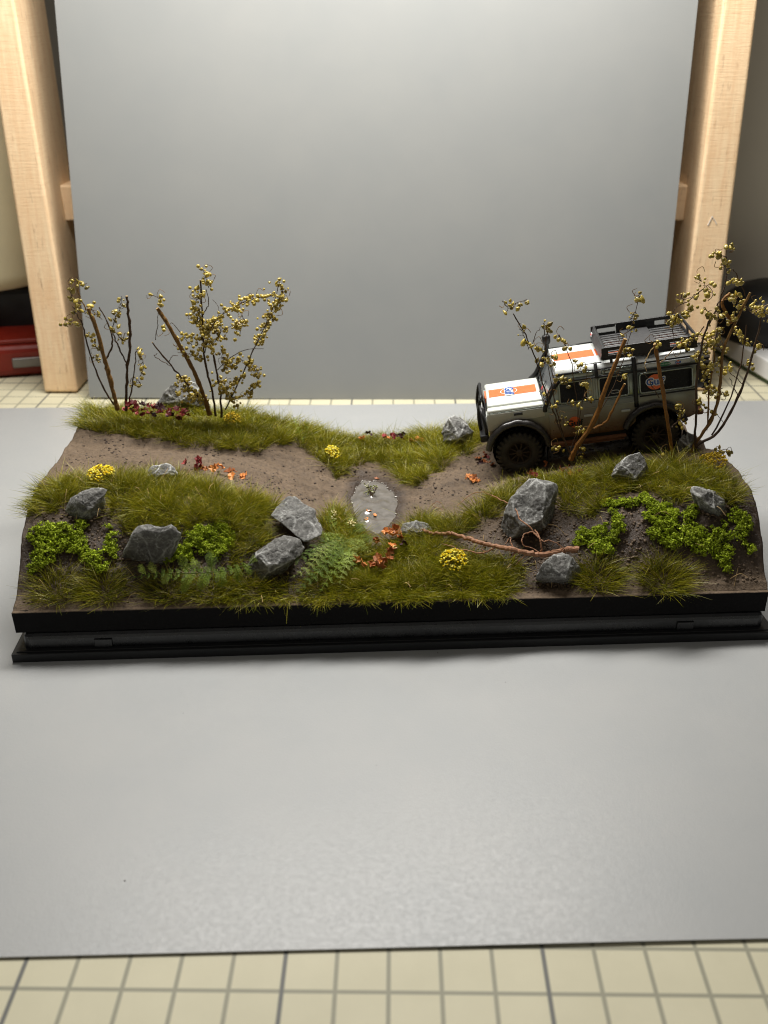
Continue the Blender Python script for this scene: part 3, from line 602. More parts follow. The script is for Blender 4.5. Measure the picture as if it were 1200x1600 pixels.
def grass_poly(name, label, px, dens, length=(.34, .62), extra=None, rag=.22, holes=None, local=False, name_='grass'):
    poly = np.array([hit(u, v)[:2] for u, v in px]) if not local else np.array(px)
    if extra: poly = np.vstack([poly, np.array(extra)])
    mn, mx = poly.min(0)-.2, poly.max(0)+.2; A_ = (mx-mn).prod(); n_ = int(A_*dens); x = RNG.uniform(mn[0], mx[0], n_); y = RNG.uniform(mn[1], mx[1], n_)
    P_ = np.stack([x, y, x*0], -1); jx = x+rag*fbm(P_, 1.6, 3); jy = y+rag*fbm(P_+9, 1.6, 3)
    k = pip(jx, jy, poly) & (x > .16) & (x < 21.68) & (y > .42) & (y < 11.2); k &= np.hypot((x-PCX)/PRX, (y-PCY)/PRY) > 1.08
    if holes:
        for (hx, hy, hr) in holes: k &= np.hypot(x-hx, y-hy) > hr
    k &= ~((y > 5.75) & (y < 9.2) & (x > 14.3) & (x < 21.0))
    x, y = x[k], y[k]; P_ = P_[k]; n_ = len(x); den = vnoise(P_, 2.2)
    kk = RNG.random(n_) < np.clip(.75+.5*den, .3, 1); x, y, P_ = x[kk], y[kk], P_[kk]; n_ = len(x)
    cs_ = .46; ci_ = np.floor(x/cs_); cj_ = np.floor(y/cs_); best = np.full(n_, 9.0); bdx = np.zeros(n_); bdy = np.zeros(n_); hsh = np.zeros(n_)
    for di in (-1, 0, 1):
        for dj in (-1, 0, 1):
            a_ = ci_+di; b__ = cj_+dj; h1 = np.modf(np.abs(np.sin(a_*127.1+b__*311.7)*43758.5))[0]; h2 = np.modf(np.abs(np.sin(a_*269.5+b__*183.3)*43758.5))[0]
            dx_ = x-(a_+h1)*cs_; dy_ = y-(b__+h2)*cs_; dd_ = np.hypot(dx_, dy_); m__ = dd_ < best; best = np.where(m__, dd_, best); bdx = np.where(m__, dx_, bdx); bdy = np.where(m__, dy_, bdy); hsh = np.where(m__, h1*.5+h2*.5, hsh)
    az = np.arctan2(bdy, bdx)+RNG.normal(0, .55, n_); lean = (.12+1.5*best/cs_*.8+RNG.normal(0, .2, n_)).clip(0, 1.35)
    # blades near the rim fan outwards
    rim = ((y < .9) | (x < .5) | (x > 21.3) | (y > 10.7)); az = np.where(x < .6, math.pi+RNG.normal(0, .8, n_), az); az = np.where(x > 21.2, RNG.normal(0, .8, n_), az); az = np.where(y < .8, -math.pi/2+RNG.normal(0, .7, n_), az)
    lean = np.where(rim, lean+.25, lean); ln = RNG.uniform(length[0], length[1], n_)*(1+.2*vnoise(P_, 1.7))*(.75+.55*hsh)*np.where((x > 14) & (x < 21) & (y > 4.6) & (y < 6.2), .6, 1)*np.where(RNG.random(n_) < .07, 1.45, 1)
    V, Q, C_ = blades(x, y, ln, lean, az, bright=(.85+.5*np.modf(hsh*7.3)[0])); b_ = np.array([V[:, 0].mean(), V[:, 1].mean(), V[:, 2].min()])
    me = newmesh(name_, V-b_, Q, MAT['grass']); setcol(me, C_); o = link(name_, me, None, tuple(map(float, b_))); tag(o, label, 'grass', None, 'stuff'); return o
LFT = hit(118, 690)
DN = 1250
grass_poly('g1', 'olive grass along the back edge left of the puddle', [(124, 672), (165, 676), (215, 686), (262, 690), (300, 698), (345, 702), (378, 712), (402, 700), (430, 696), (468, 694), (500, 722), (527, 742), (548, 726), (562, 710), (585, 705), (600, 706)], DN, (.34, .6), [(11.0, 11.3), (0.0, 11.3), (0.0, 9.2)])
grass_poly('g1b', 'olive grass at the back edge between the puddle and the vehicle', [(585, 703), (612, 722), (628, 748), (650, 756), (668, 748), (692, 730), (708, 712), (738, 706)], DN, (.36, .62), [(14.6, 11.3), (10.9, 11.3)])
grass_poly('g1c', 'olive grass behind the vehicle at the back edge', [(14.2, 9.3), (21.7, 9.3), (21.7, 11.3), (14.2, 11.3)], 320, (.3, .5), local=True)
grass_poly('g2', 'olive grass covering the top of the left front bank', [(56, 772), (80, 755), (120, 750), (190, 745), (240, 742), (300, 752), (350, 765), (400, 778), (428, 790), (440, 800), (428, 812), (420, 850), (400, 860), (382, 872), (360, 868), (362, 835), (340, 822), (300, 822), (285, 838), (255, 840), (215, 840), (190, 825), (172, 806), (165, 775), (150, 765), (115, 785), (96, 800), (62, 808), (44, 808)], DN, (.36, .6), rag=.15)
grass_poly('g2b', 'olive grass running down from the left bank to the front edge beside the boulder', [(360, 865), (385, 870), (386, 905), (410, 920), (445, 915), (470, 925), (470, 938), (340, 942), (330, 925), (352, 905)], DN*.9, (.3, .55), rag=.12)
grass_poly('g4', 'olive lawn on the low middle part in front of the puddle', [(470, 925), (500, 880), (545, 858), (600, 858), (612, 846), (690, 850), (740, 864), (790, 876), (822, 886), (815, 902), (790, 916), (760, 932), (620, 944), (540, 947), (470, 948)], DN*1.15, (.32, .55), rag=.07)
grass_poly('g4b', 'tuft of grass between the flat slab and the puddle', [(500, 822), (512, 806), (530, 800), (548, 812), (560, 830), (575, 845), (560, 860), (520, 862), (504, 848)], DN, (.4, .65), rag=.1)
grass_poly('g5', 'olive grass between the puddle track and the largest rock', [(640, 816), (655, 806), (690, 812), (720, 806), (742, 802), (760, 782), (792, 756), (838, 745), (850, 745), (815, 765), (795, 785), (780, 805), (755, 815), (720, 838), (700, 846), (650, 842), (635, 835)], DN, (.34, .6), rag=.12)
grass_poly('g6', 'olive grass on the right bank in front of the vehicle', [(835, 748), (870, 742), (920, 738), (960, 728), (1010, 724), (1060, 728), (1110, 735), (1150, 755), (1164, 782), (1140, 788), (1110, 778), (1080, 778), (1060, 790), (1020, 772), (960, 770), (950, 792), (938, 806), (905, 802), (880, 792), (872, 770)], DN*1.05, (.38, .64), rag=.14)
grass_poly('g4c', 'strip of olive grass at the front edge below the orange leaves', [(9.4, .45), (14.2, .45), (14.0, 1.7), (9.4, 1.8)], DN*1.1, (.3, .5), local=True, rag=.06)
def tuft(u, v, n_, r, ln, label, cat='grass tuft', cols=G_OLIVE):
    n_ = int(n_*1.7); g = hit(u, v); a = RNG.uniform(0, 2*math.pi, n_); q = r*np.sqrt(RNG.random(n_)); x = np.clip(g[0]+q*np.cos(a), .15, 21.68); y = np.clip(g[1]+q*np.sin(a)*.7, .38, 11)
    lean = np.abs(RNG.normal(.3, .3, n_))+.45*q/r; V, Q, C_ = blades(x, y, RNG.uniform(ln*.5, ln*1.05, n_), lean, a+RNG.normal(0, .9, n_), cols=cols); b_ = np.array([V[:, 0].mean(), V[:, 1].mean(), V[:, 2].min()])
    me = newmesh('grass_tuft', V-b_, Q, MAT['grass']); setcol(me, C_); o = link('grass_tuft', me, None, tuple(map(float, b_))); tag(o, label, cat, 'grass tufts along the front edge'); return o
for (u, v, n_, r, ln, lb) in [
 (88, 922, 380, .62, .72, 'spreading grass tuft at the front left corner'), (162, 922, 420, .62, .72, 'grass tuft on the front edge, second from the left corner'),
 (262, 925, 380, .6, .66, 'grass tuft on the front edge under the low spreading fern'), (330, 926, 420, .62, .62, 'grass tuft on the front edge left of the long boulder'),
 (936, 905, 520, .62, .68, 'grass tuft on the front edge right of the pointed rock'), (1038, 908, 560, .66, .78, 'large grass tuft on the front edge below the right moss'),
 (780, 918, 260, .5, .5, 'grass tuft at the front edge left of the pointed rock'), (742, 690, 160, .3, .55, 'small grass tuft behind the upright rock by the front bumper')]: tuft(u, v, n_, r, ln, lb)
# ================================================================ lime green moss patches
GM = np.array([sr(158, 176, 40)[:3], sr(174, 192, 54)[:3], sr(134, 154, 34)[:3], sr(192, 206, 84)[:3]])
def moss(blobs, label):
    P = []; rr2 = []; FLK = []; FS = []
    for (u, v, rp) in blobs:
        g = hit(u, v); rc = rp*.0205; n_ = int(26*(rc/.2)**2)+4
        for _ in range(n_):
            a = RNG.uniform(0, 6.28); q = rc*math.sqrt(RNG.random()); x = np.clip(g[0]+q*math.cos(a), .18, 21.66); y = max(.6, g[1]+q*math.sin(a)*.75); nn = nrml(np.array([x]), np.array([y]))[0]
            h_ = RNG.uniform(.03, .22)*(1-.6*(q/rc)**2); c_ = np.array([x, y, float(H(x, y))])+nn*h_
            rs_ = RNG.uniform(.55, 1.4)
            if vnoise(np.array([x, y, 3.0])*1.0, 3.5) < -.45: continue
            for _k in range(7):
                o_ = RNG.normal(0, 1, 3); o_ /= np.linalg.norm(o_); o_[2] = abs(o_[2]); P.append(c_+o_*RNG.uniform(.03, .075)*rs_); rr2.append(RNG.uniform(.012, .028))
            for _k in range(16):
                o_ = RNG.normal(0, 1, 3); o_ /= np.linalg.norm(o_); o_[2] = abs(o_[2])*1.0-.1; FLK.append(np.concatenate([c_+o_*RNG.uniform(.05, .10)*rs_, o_])); FS.append(RNG.uniform(.012, .026)*rs_)
    P = np.array(P); V, Q = lumps(W(P[:, 0], P[:, 1], P[:, 2]), np.array(rr2), 1, .9, .35); k = len(V)//len(P)
    C_ = np.repeat(GM[RNG.choice(4, len(P), p=(.4, .2, .35, .05))]*RNG.uniform(.6, 1.0, (len(P), 1)), k, 0)  # inner crumbs tinted darker, painting shade into the gaps between florets
    A = np.array(FLK); fs = np.array(FS)[:, None]; nn_ = len(A); c_ = W(A[:, 0], A[:, 1], A[:, 2]); o_ = A[:, 3:]; s1 = np.cross(o_, RNG.normal(0, 1, (nn_, 3))); s1 /= np.linalg.norm(s1, axis=1)[:, None]+1e-9; s2 = np.cross(o_, s1)
    tl_ = RNG.normal(0, .6, (nn_, 1)); VF = np.stack([c_-s1*fs, c_+s2*fs*.8+o_*fs*tl_, c_+s1*fs+o_*fs*.5, c_-s2*fs*.8+o_*fs*.3], 1).reshape(-1, 3); QF = (np.arange(nn_)*4)[:, None]+np.array([[0, 3, 1], [3, 2, 1]]).reshape(1, 6); QF = QF.reshape(-1, 3)+len(V)
    hz = np.repeat(RNG.uniform(.55, 1.2, (nn_, 1))*(1+.5*vnoise(A[:, :3], 3.0))[:, None], 4, 0); C_ = np.vstack([C_, np.repeat(GM[RNG.choice(4, nn_, p=(.36, .3, .2, .14))], 4, 0)*hz]); V = np.vstack([V, VF]); Q = np.vstack([Q, QF]); b_ = np.array([V[:, 0].mean(), V[:, 1].mean(), V[:, 2].min()])
    me = newmesh('moss_patch', V-b_, Q, MAT['crumbs']); setcol(me, C_); o = link('moss_patch', me, None, tuple(map(float, b_))); tag(o, label, 'moss', 'lime green moss patches'); return o
moss([(58, 838, 12), (72, 828, 13), (88, 832, 13), (102, 830, 11), (128, 822, 9), (92, 850, 12), (112, 852, 13), (70, 850, 12), (60, 872, 10), (76, 868, 11), (50, 890, 8), (64, 885, 7), (130, 858, 10), (140, 872, 12), (155, 880, 13), (168, 872, 11), (172, 858, 10), (160, 888, 10), (176, 842, 8), (170, 828, 6), (122, 842, 10)], 'lime green moss patch on the left end of the front bank')
moss([(262, 872, 10), (275, 862, 11), (290, 868, 10), (298, 852, 11), (312, 842, 12), (328, 832, 12), (345, 826, 11), (355, 838, 11), (340, 846, 12), (322, 858, 11), (345, 858, 11), (356, 850, 8), (300, 840, 8), (312, 830, 8), (336, 868, 7)], 'lime green moss patch above the low spreading fern')
moss([(912, 832, 9), (905, 845, 8), (922, 842, 10), (934, 832, 10), (944, 818, 10), (955, 805, 9), (948, 790, 9), (962, 792, 9), (976, 788, 9), (930, 855, 9), (945, 850, 10), (958, 842, 10), (966, 828, 9), (965, 815, 8), (950, 862, 7), (932, 865, 7)], 'lime green moss patch right of the pointed rock')
moss([(990, 786, 9), (1006, 780, 10), (1014, 790, 10), (1026, 798, 11), (1040, 796, 10), (1050, 806, 10), (1018, 808, 10), (1032, 818, 11), (1048, 826, 10), (1022, 836, 10), (1038, 842, 11), (1052, 848, 12), (1066, 838, 11), (1080, 846, 12), (1078, 828, 10), (1076, 808, 9), (1082, 798, 8), (1090, 838, 12), (1098, 852, 12), (1112, 852, 11), (1118, 838, 11), (1134, 832, 12), (1150, 826, 12), (1158, 812, 11), (1146, 806, 9), (1164, 822, 9), (1160, 842, 8), (1172, 858, 7), (1136, 862, 9), (1128, 876, 9), (1134, 888, 7), (1122, 866, 9)], 'largest lime green moss patch across the right front bank')
# ================================================================ feathery ferns
GF = np.array([sr(140, 164, 66)[:3], sr(160, 182, 76)[:3], sr(116, 142, 60)[:3], sr(178, 194, 104)[:3]])
def lift(u, v, h):
    g = hit(u, v); d = C0-g; d /= np.linalg.norm(d); return g+d*h
def frond(pts, hts, width, parent, pairs=11, cols=GF):
    P = smoothline([lift(u, v, h+.14) for (u, v), h in zip(pts, hts)], max(3, int(24/len(pts)))); L = np.linalg.norm(np.diff(P, axis=0), axis=1).cumsum(); L = np.insert(L, 0, 0); tot = L[-1]
    V = []; Q = []; C_ = []
    Pw = W(P[:, 0], P[:, 1], P[:, 2]); tv, tf = tube(Pw, np.linspace(.018, .006, len(P)), 4, False); V += list(tv); Q += [tuple(f) for f in tf]; bc = cols[RNG.integers(len(cols))]*RNG.uniform(.85, 1.2); C_ += [bc*.8]*len(tv)
    def leaf(c_, d, nrm_, l, wd, col):
        s_ = np.cross(d, nrm_); s_ /= np.linalg.norm(s_)+1e-9; i = len(V); m_ = c_+d*l*.5+nrm_*l*.08
        V.extend([c_, m_-s_*wd/2, c_+d*l, m_+s_*wd/2]); Q.append((i, i+1, i+2, i+3)); C_.extend([col]*4)
    for k in range(pairs):
        t = (k+.8)/pairs*tot*.98; i = min(np.searchsorted(L, t), len(P)-1); i0 = max(i-1, 0); c_ = Pw[i0]+(Pw[i]-Pw[i0])*((t-L[i0])/(L[i]-L[i0]+1e-9)); T = Pw[i]-Pw[i0]; T /= np.linalg.norm(T)+1e-9
        up = np.array([0, -.45, .9]); S = np.cross(T, up); S /= np.linalg.norm(S); prof = math.sin(math.pi*(.18+.82*(k+.5)/pairs))**.7
        for sg in (-1, 1):
            d = S*sg*.85+T*.6+np.array([0, 0, RNG.normal(0, .12)]); d /= np.linalg.norm(d); l = width*prof*RNG.uniform(.8, 1.15); nn = np.cross(d, T); nn = nn*(1 if nn[2] > 0 else -1); nn /= np.linalg.norm(nn); m_ = 5; dr = np.array([0, 0, -.12*l])
            i_ = len(V); s_ = np.cross(d, nn)*.007; V.extend([c_-s_, c_+s_, c_+d*l+dr]); Q.append((i_, i_+1, i_+2)); C_.extend([bc*.9]*3)
            for j in range(m_):
                q = c_+d*l*(j+.6)/m_+dr*((j+.6)/m_)**2; ll = l*.52*(1-.55*j/m_)
                for s2 in (-1, 1):
                    e = d*.75+np.cross(nn, d)*s2*.75+RNG.normal(0, .1, 3); e /= np.linalg.norm(e); leaf(q, e, nn, ll*RNG.uniform(.8, 1.2), ll*.25, bc*RNG.uniform(.8, 1.3))
            leaf(c_+d*l*.9+dr, d, nn, l*.3, l*.1, bc)
    fo = part('frond', V, Q, MAT['fern'], parent); setcol(fo.data, np.clip(C_, 0, 1))
def fern(base, fr_, label, wd, cols=GF):
    g = hit(*base); o = empty('fern', W(*g), label, 'fern')
    for (pts, hts, w_, pr) in fr_: frond(pts, hts, w_*wd, o, pr, cols)
    return o
fern((535, 860), [
 ([(545, 838), (515, 872), (486, 902), (462, 926)], (.25, .55, .5, .2), 1.0, 14), ([(548, 840), (532, 878), (512, 905), (500, 925)], (.25, .5, .45, .2), .9, 12),
 ([(540, 836), (500, 852), (470, 872), (440, 868)], (.3, .6, .6, .4), .9, 13), ([(540, 836), (512, 838), (488, 832), (478, 818)], (.3, .6, .65, .5), .8, 11),
 ([(540, 842), (556, 850), (568, 858), (580, 862)], (.3, .45, .4, .2), .8, 10), ([(535, 845), (540, 865), (552, 885), (560, 898)], (.3, .5, .4, .2), .8, 10),
 ([(532, 836), (520, 818), (516, 802), (520, 790)], (.25, .4, .45, .45), .7, 9), ([(545, 838), (560, 825), (570, 815)], (.25, .4, .4), .7, 8),
 ([(542, 840), (505, 862), (478, 890), (455, 902)], (.3, .7, .7, .5), .9, 13), ([(548, 846), (545, 872), (535, 895), (530, 912)], (.25, .6, .5, .3), .8, 11),
 ([(538, 836), (525, 855), (510, 880), (482, 915)], (.3, .75, .75, .5), .9, 12), ([(545, 834), (548, 818), (540, 800)], (.25, .45, .5), .7, 8), ([(550, 842), (572, 840), (585, 846)], (.25, .4, .3), .6, 8)], 'bushy feathery green fern beside the two stones left of the puddle', .30, GF*.78)
fern((380, 890), [
 ([(392, 880), (350, 892), (300, 896), (250, 896), (205, 903)], (.3, .5, .6, .6, .45), .9, 16), ([(300, 894), (292, 908), (284, 926)], (.5, .5, .3), .7, 9), ([(325, 893), (318, 908), (312, 922)], (.5, .5, .3), .7, 8),
 ([(345, 890), (345, 903), (346, 917)], (.5, .5, .3), .7, 8), ([(368, 885), (372, 896), (370, 908)], (.5, .5, .3), .6, 7), ([(380, 880), (388, 888), (392, 898)], (.4, .4, .3), .5, 6),
 ([(295, 894), (286, 880), (284, 866)], (.5, .6, .6), .7, 8), ([(330, 892), (330, 876), (326, 862)], (.5, .6, .6), .7, 8), ([(243, 896), (238, 886), (234, 878)], (.6, .6, .6), .5, 6), ([(228, 898), (222, 890), (218, 882)], (.6, .6, .6), .45, 6),
 ([(262, 896), (258, 906), (256, 912)], (.6, .5, .4), .5, 6), ([(390, 880), (398, 872), (404, 876)], (.4, .5, .5), .5, 6), ([(310, 895), (306, 884), (300, 874)], (.5, .6, .6), .6, 7)], 'low spreading fern lying along the front bank above the edge', .25, GF*np.array([.8, .78, .6]))
fern((470, 690), [([(474, 690), (466, 672), (460, 656), (456, 648)], (.1, .3, .5, .6), .8, 7), ([(472, 688), (480, 672), (478, 660)], (.1, .3, .4), .6, 5)], 'tiny grey green sprig at the back edge against the white paper', .22)
# ================================================================ flower tufts
def flowers(u, v, rx, ry, n_, cols, label, h=.28, r=(.022, .042), cat='flowers', dome=.18):
    g = hit(u, v); o = empty('flower_tuft', W(*g), label, cat); a = RNG.uniform(0, 6.28, n_); q = np.sqrt(RNG.random(n_)); x = g[0]+q*rx*np.cos(a); y = g[1]+q*ry*np.sin(a)
    z = H(x, y)+h+dome*(1-q*q)+RNG.uniform(-.06, .06, n_); P = W(x, y, z); V, Q = lumps(P, RNG.uniform(r[0], r[1], n_), 1, .8, .4); k = len(V)//n_
    C_ = np.repeat(np.array([c_[:3] for c_ in cols])[RNG.integers(len(cols), size=n_)]*RNG.uniform(.85, 1.1, (n_, 1)), k, 0)
    fo = part('blossom', V, Q, MAT['crumbs'], o); setcol(fo.data, np.clip(C_, 0, 1)); fo['kind'] = 'stuff'
    m_ = MB()
    for i in range(0, n_, 5): m_.tube([W(g[0]+(x[i]-g[0])*.5, g[1]+(y[i]-g[1])*.5, float(H(g[0], g[1]))-.02), P[i]], .006, 3, False)
    V, Fc = m_.arr(); part('stems', V, Fc, MAT['stem_brown'], o)['kind'] = 'stuff'
YEL = [sr(255, 232, 66), sr(255, 242, 120), sr(246, 212, 44)]; GLD = [sr(190, 156, 40), sr(206, 178, 62), sr(160, 132, 30)]; PAL = [sr(226, 214, 150), sr(238, 230, 180)]
flowers(160, 752, .42, .5, 230, YEL, 'bright yellow flower tuft on the left bank above the grey rock', .3); flowers(520, 712, .28, .45, 120, YEL, 'yellow flower tuft at the back edge left of the puddle', .3)
flowers(708, 888, .42, .4, 190, YEL, 'yellow flower tuft on the lawn below the root', .3, (.022, .04)); flowers(364, 664, .3, .4, 110, GLD, 'dull golden flower tuft at the foot of the dense shrub', .25)
flowers(1112, 732, .42, .5, 260, GLD, 'dull golden flower tuft at the right end by the large shrub', .25, (.02, .035)); flowers(522, 822, .1, .15, 14, PAL, 'few pale yellow blossoms beside the flat slab', .42, (.025, .04), dome=.05)
flowers(550, 836, .16, .16, 26, PAL, 'small pale cream blossoms beside the puddle', .42, (.02, .038), dome=.05); flowers(616, 872, .08, .12, 10, PAL, 'tiny pale blossom among the orange leaves below the puddle', .35, (.02, .035), dome=.02)
flowers(825, 784, .05, .05, 3, PAL, 'minute pale fleck', .2) if False else None
# ================================================================ fallen leaves
simple('leaf_orange', sr(220, 144, 78), .5, .4, .25, 9, .2); simple('leaf_red', sr(108, 26, 26), .5, .4, .3, 9, .2); simple('leaf_brown', sr(158, 92, 48), .5, .4, .3, 9, .2); simple('leaf_pink', sr(150, 62, 58), .5, .4, .25, 9, .2); simple('leaf_dark', sr(56, 22, 26), .5, .4, .3, 9, .2)
def leaf_mesh(mat, seed):
    rg = random.Random(seed); V = [(0, 0, .0)]; n_ = 10
    for i in range(n_):
        a = 2*math.pi*i/n_; r_ = (1.0 if i % 2 == 0 else .72)*rg.uniform(.7, 1.1); z = .6*rg.uniform(-.2, 1)*r_
        V.append((r_*math.cos(a), r_*math.sin(a)*.8, z))
    Fc = [(0, i+1, (i+1) % n_+1) for i in range(n_)]; b_ = len(V); V2 = [(x, y, z-.07) for x, y, z in V]; Fc2 = [(a+b_, c_+b_, d+b_) for a, d, c_ in Fc]
    S = [(i+1, i+1+b_, (i+1) % n_+1+b_, (i+1) % n_+1) for i in range(n_)]
    return newmesh('leaf', V+V2, Fc+Fc2+S, MAT[mat])
LM = {k: [leaf_mesh(k, s) for s in range(3)] for k in ('leaf_orange', 'leaf_red', 'leaf_brown', 'leaf_pink', 'leaf_dark')}
def leaves(name, label, spots, h=.6, size=.17, tilt=.9, ly=None):
    cs = [hit(u, v) if ly is None else atly(u, v, ly) for u, v, _ in spots]; c0 = np.mean(cs, axis=0); o = empty(name, W(*c0), label, 'leaves'); base = np.array(o.location)
    spots = list(spots)+[(u+random.uniform(-5, 5), v+random.uniform(-4, 4), mt) for u, v, mt in spots for _ in range(1)]
    for (u, v, mt) in spots:
        g = lift(u, v, h*RNG.uniform(.7, 1.1)) if ly is None else atly(u, v, ly+RNG.uniform(-.3, .3)); c_ = link('leaf', random.choice(LM['leaf_'+mt]), o, tuple(W(*g)-base)); s_ = size*random.uniform(.75, 1.25); c_.scale = (s_, s_, s_*random.uniform(.7, 1.3)); c_.rotation_euler = (R(25)+random.uniform(-tilt, tilt), random.uniform(-tilt, tilt), random.uniform(0, 6.28))
    return o
leaves('fallen_leaves', 'dark red and pink leaves between the two left shrubs', [(203, 634, 'red'), (212, 638, 'pink'), (222, 632, 'dark'), (228, 640, 'red'), (236, 634, 'red'), (244, 636, 'pink'), (250, 642, 'red'), (214, 645, 'pink'), (262, 645, 'red'), (270, 648, 'dark'), (280, 650, 'pink'), (288, 642, 'red'), (292, 648, 'pink'), (258, 636, 'dark'), (268, 640, 'red'), (276, 640, 'red'), (206, 642, 'dark'), (284, 656, 'red'), (232, 646, 'pink'), (224, 648, 'red'), (240, 650, 'dark'), (248, 634, 'dark'), (210, 630, 'red'), (196, 636, 'pink')], .6, .15, .9, 9.45)
leaves('fallen_leaves', 'orange and red leaves on the grass beside the left track', [(290, 722, 'pink'), (310, 722, 'red'), (316, 730, 'brown'), (332, 732, 'orange'), (348, 732, 'orange'), (356, 738, 'brown'), (366, 736, 'brown'), (378, 742, 'orange'), (362, 744, 'orange'), (308, 730, 'red')], .55, .17)
leaves('fallen_leaves', 'orange and dark leaves at the back edge behind the puddle', [(566, 683, 'orange'), (576, 676, 'dark'), (600, 680, 'pink'), (606, 684, 'orange'), (616, 683, 'red'), (622, 682, 'dark'), (630, 678, 'dark'), (632, 686, 'brown'), (642, 688, 'brown'), (652, 688, 'orange'), (658, 686, 'orange')], .45, .13, .9, 10.3)
leaves('fallen_leaves', 'cluster of orange brown leaves between the puddle and the small stone', [(606, 832, 'orange'), (614, 828, 'brown'), (620, 824, 'brown'), (618, 834, 'orange'), (612, 836, 'orange'), (624, 830, 'brown'), (628, 842, 'brown'), (632, 848, 'dark'), (611, 852, 'orange'), (588, 844, 'brown'), (610, 860, 'brown')], .62, .16)
leaves('fallen_leaves', 'orange leaves on the lawn right of the bushy fern', [(558, 874, 'orange'), (568, 880, 'orange'), (580, 878, 'brown'), (590, 870, 'brown'), (594, 878, 'orange'), (600, 876, 'brown'), (598, 884, 'brown'), (586, 884, 'brown'), (606, 870, 'brown')], .62, .16)
leaves('fallen_leaves', 'orange leaves lying on the bare track by the front wheel', [(732, 746, 'orange'), (738, 750, 'orange'), (742, 746, 'brown'), (745, 752, 'orange'), (736, 744, 'orange')], .08, .12, .5)
leaves('fallen_leaves', 'shaded rust brown leaves in front of the front wheel', [(748, 716, 'brown'), (756, 720, 'brown'), (762, 714, 'red'), (766, 722, 'brown'), (758, 712, 'brown'), (748, 724, 'dark')], .1, .12, .6)
leaves('fallen_leaves', 'dull red leaf in the grass above the largest rock', [(826, 740, 'pink'), (832, 738, 'red'), (838, 742, 'red')], .45, .13)
leaves('fallen_leaves', 'red and orange leaves at the foot of the shrub before the vehicle', [(876, 734, 'pink'), (893, 738, 'orange'), (900, 742, 'red'), (886, 732, 'red'), (904, 738, 'red'), (852, 722, 'brown')], .45, .12)
for (u, v, mt, lb) in ((576, 798, 'orange', 'uppermost orange leaf floating on the puddle'), (586, 805, 'orange', 'right orange leaf floating on the puddle'), (573, 811, 'orange', 'lowest orange leaf floating on the puddle'), (589, 748, 'brown', 'small brown leaf at the far rim of the puddle')):
    g = C0+lray(u, v)*((WZ+.03-HC)/lray(u, v)[2]); o = link('floating_leaf', LM['leaf_'+mt][0].copy(), None, tuple(W(*g))); o.scale = (.11, .09, .09); o.rotation_euler = (.15, .1, random.uniform(0, 6)); tag(o, lb, 'leaf', 'leaves on the puddle')
# sprig standing in the puddle
g = C0+lray(580, 778)*((WZ-HC)/lray(580, 778)[2]); o = empty('water_plant', W(*g), 'small pale green sprig growing at the far side of the puddle', 'plant'); m_ = MB(); P = []
for k in range(7):
    a = random.uniform(0, 6.28); tip = np.array([g[0]+.2*math.cos(a), g[1]+.25+.5*random.random(), WZ+random.uniform(.12, .3)]); q = smoothline([g, (g+tip)/2+np.array([.03, 0, .05]), tip], 4); m_.tube(W(q[:, 0], q[:, 1], q[:, 2]), .011, 4)
    for _ in range(6): P.append(tip-(tip-g)*random.uniform(0, .6)+RNG.normal(0, .05, 3))
V, Fc = m_.arr(); part('stem', V, Fc, MAT['stem_dark'], o); P = np.array(P); V, Q = lumps(W(P[:, 0], P[:, 1], P[:, 2]), RNG.uniform(.02, .04, len(P)), 1, .8); fo = part('bud', V, Q, MAT['crumbs'], o); fo['kind'] = 'stuff'; kq = len(V)//len(P)
setcol(fo.data, np.repeat(np.array([sr(156, 160, 104)[:3], sr(226, 226, 190)[:3], sr(110, 116, 66)[:3]])[RNG.choice(3, len(P), p=(.5, .2, .3))], kq, 0))
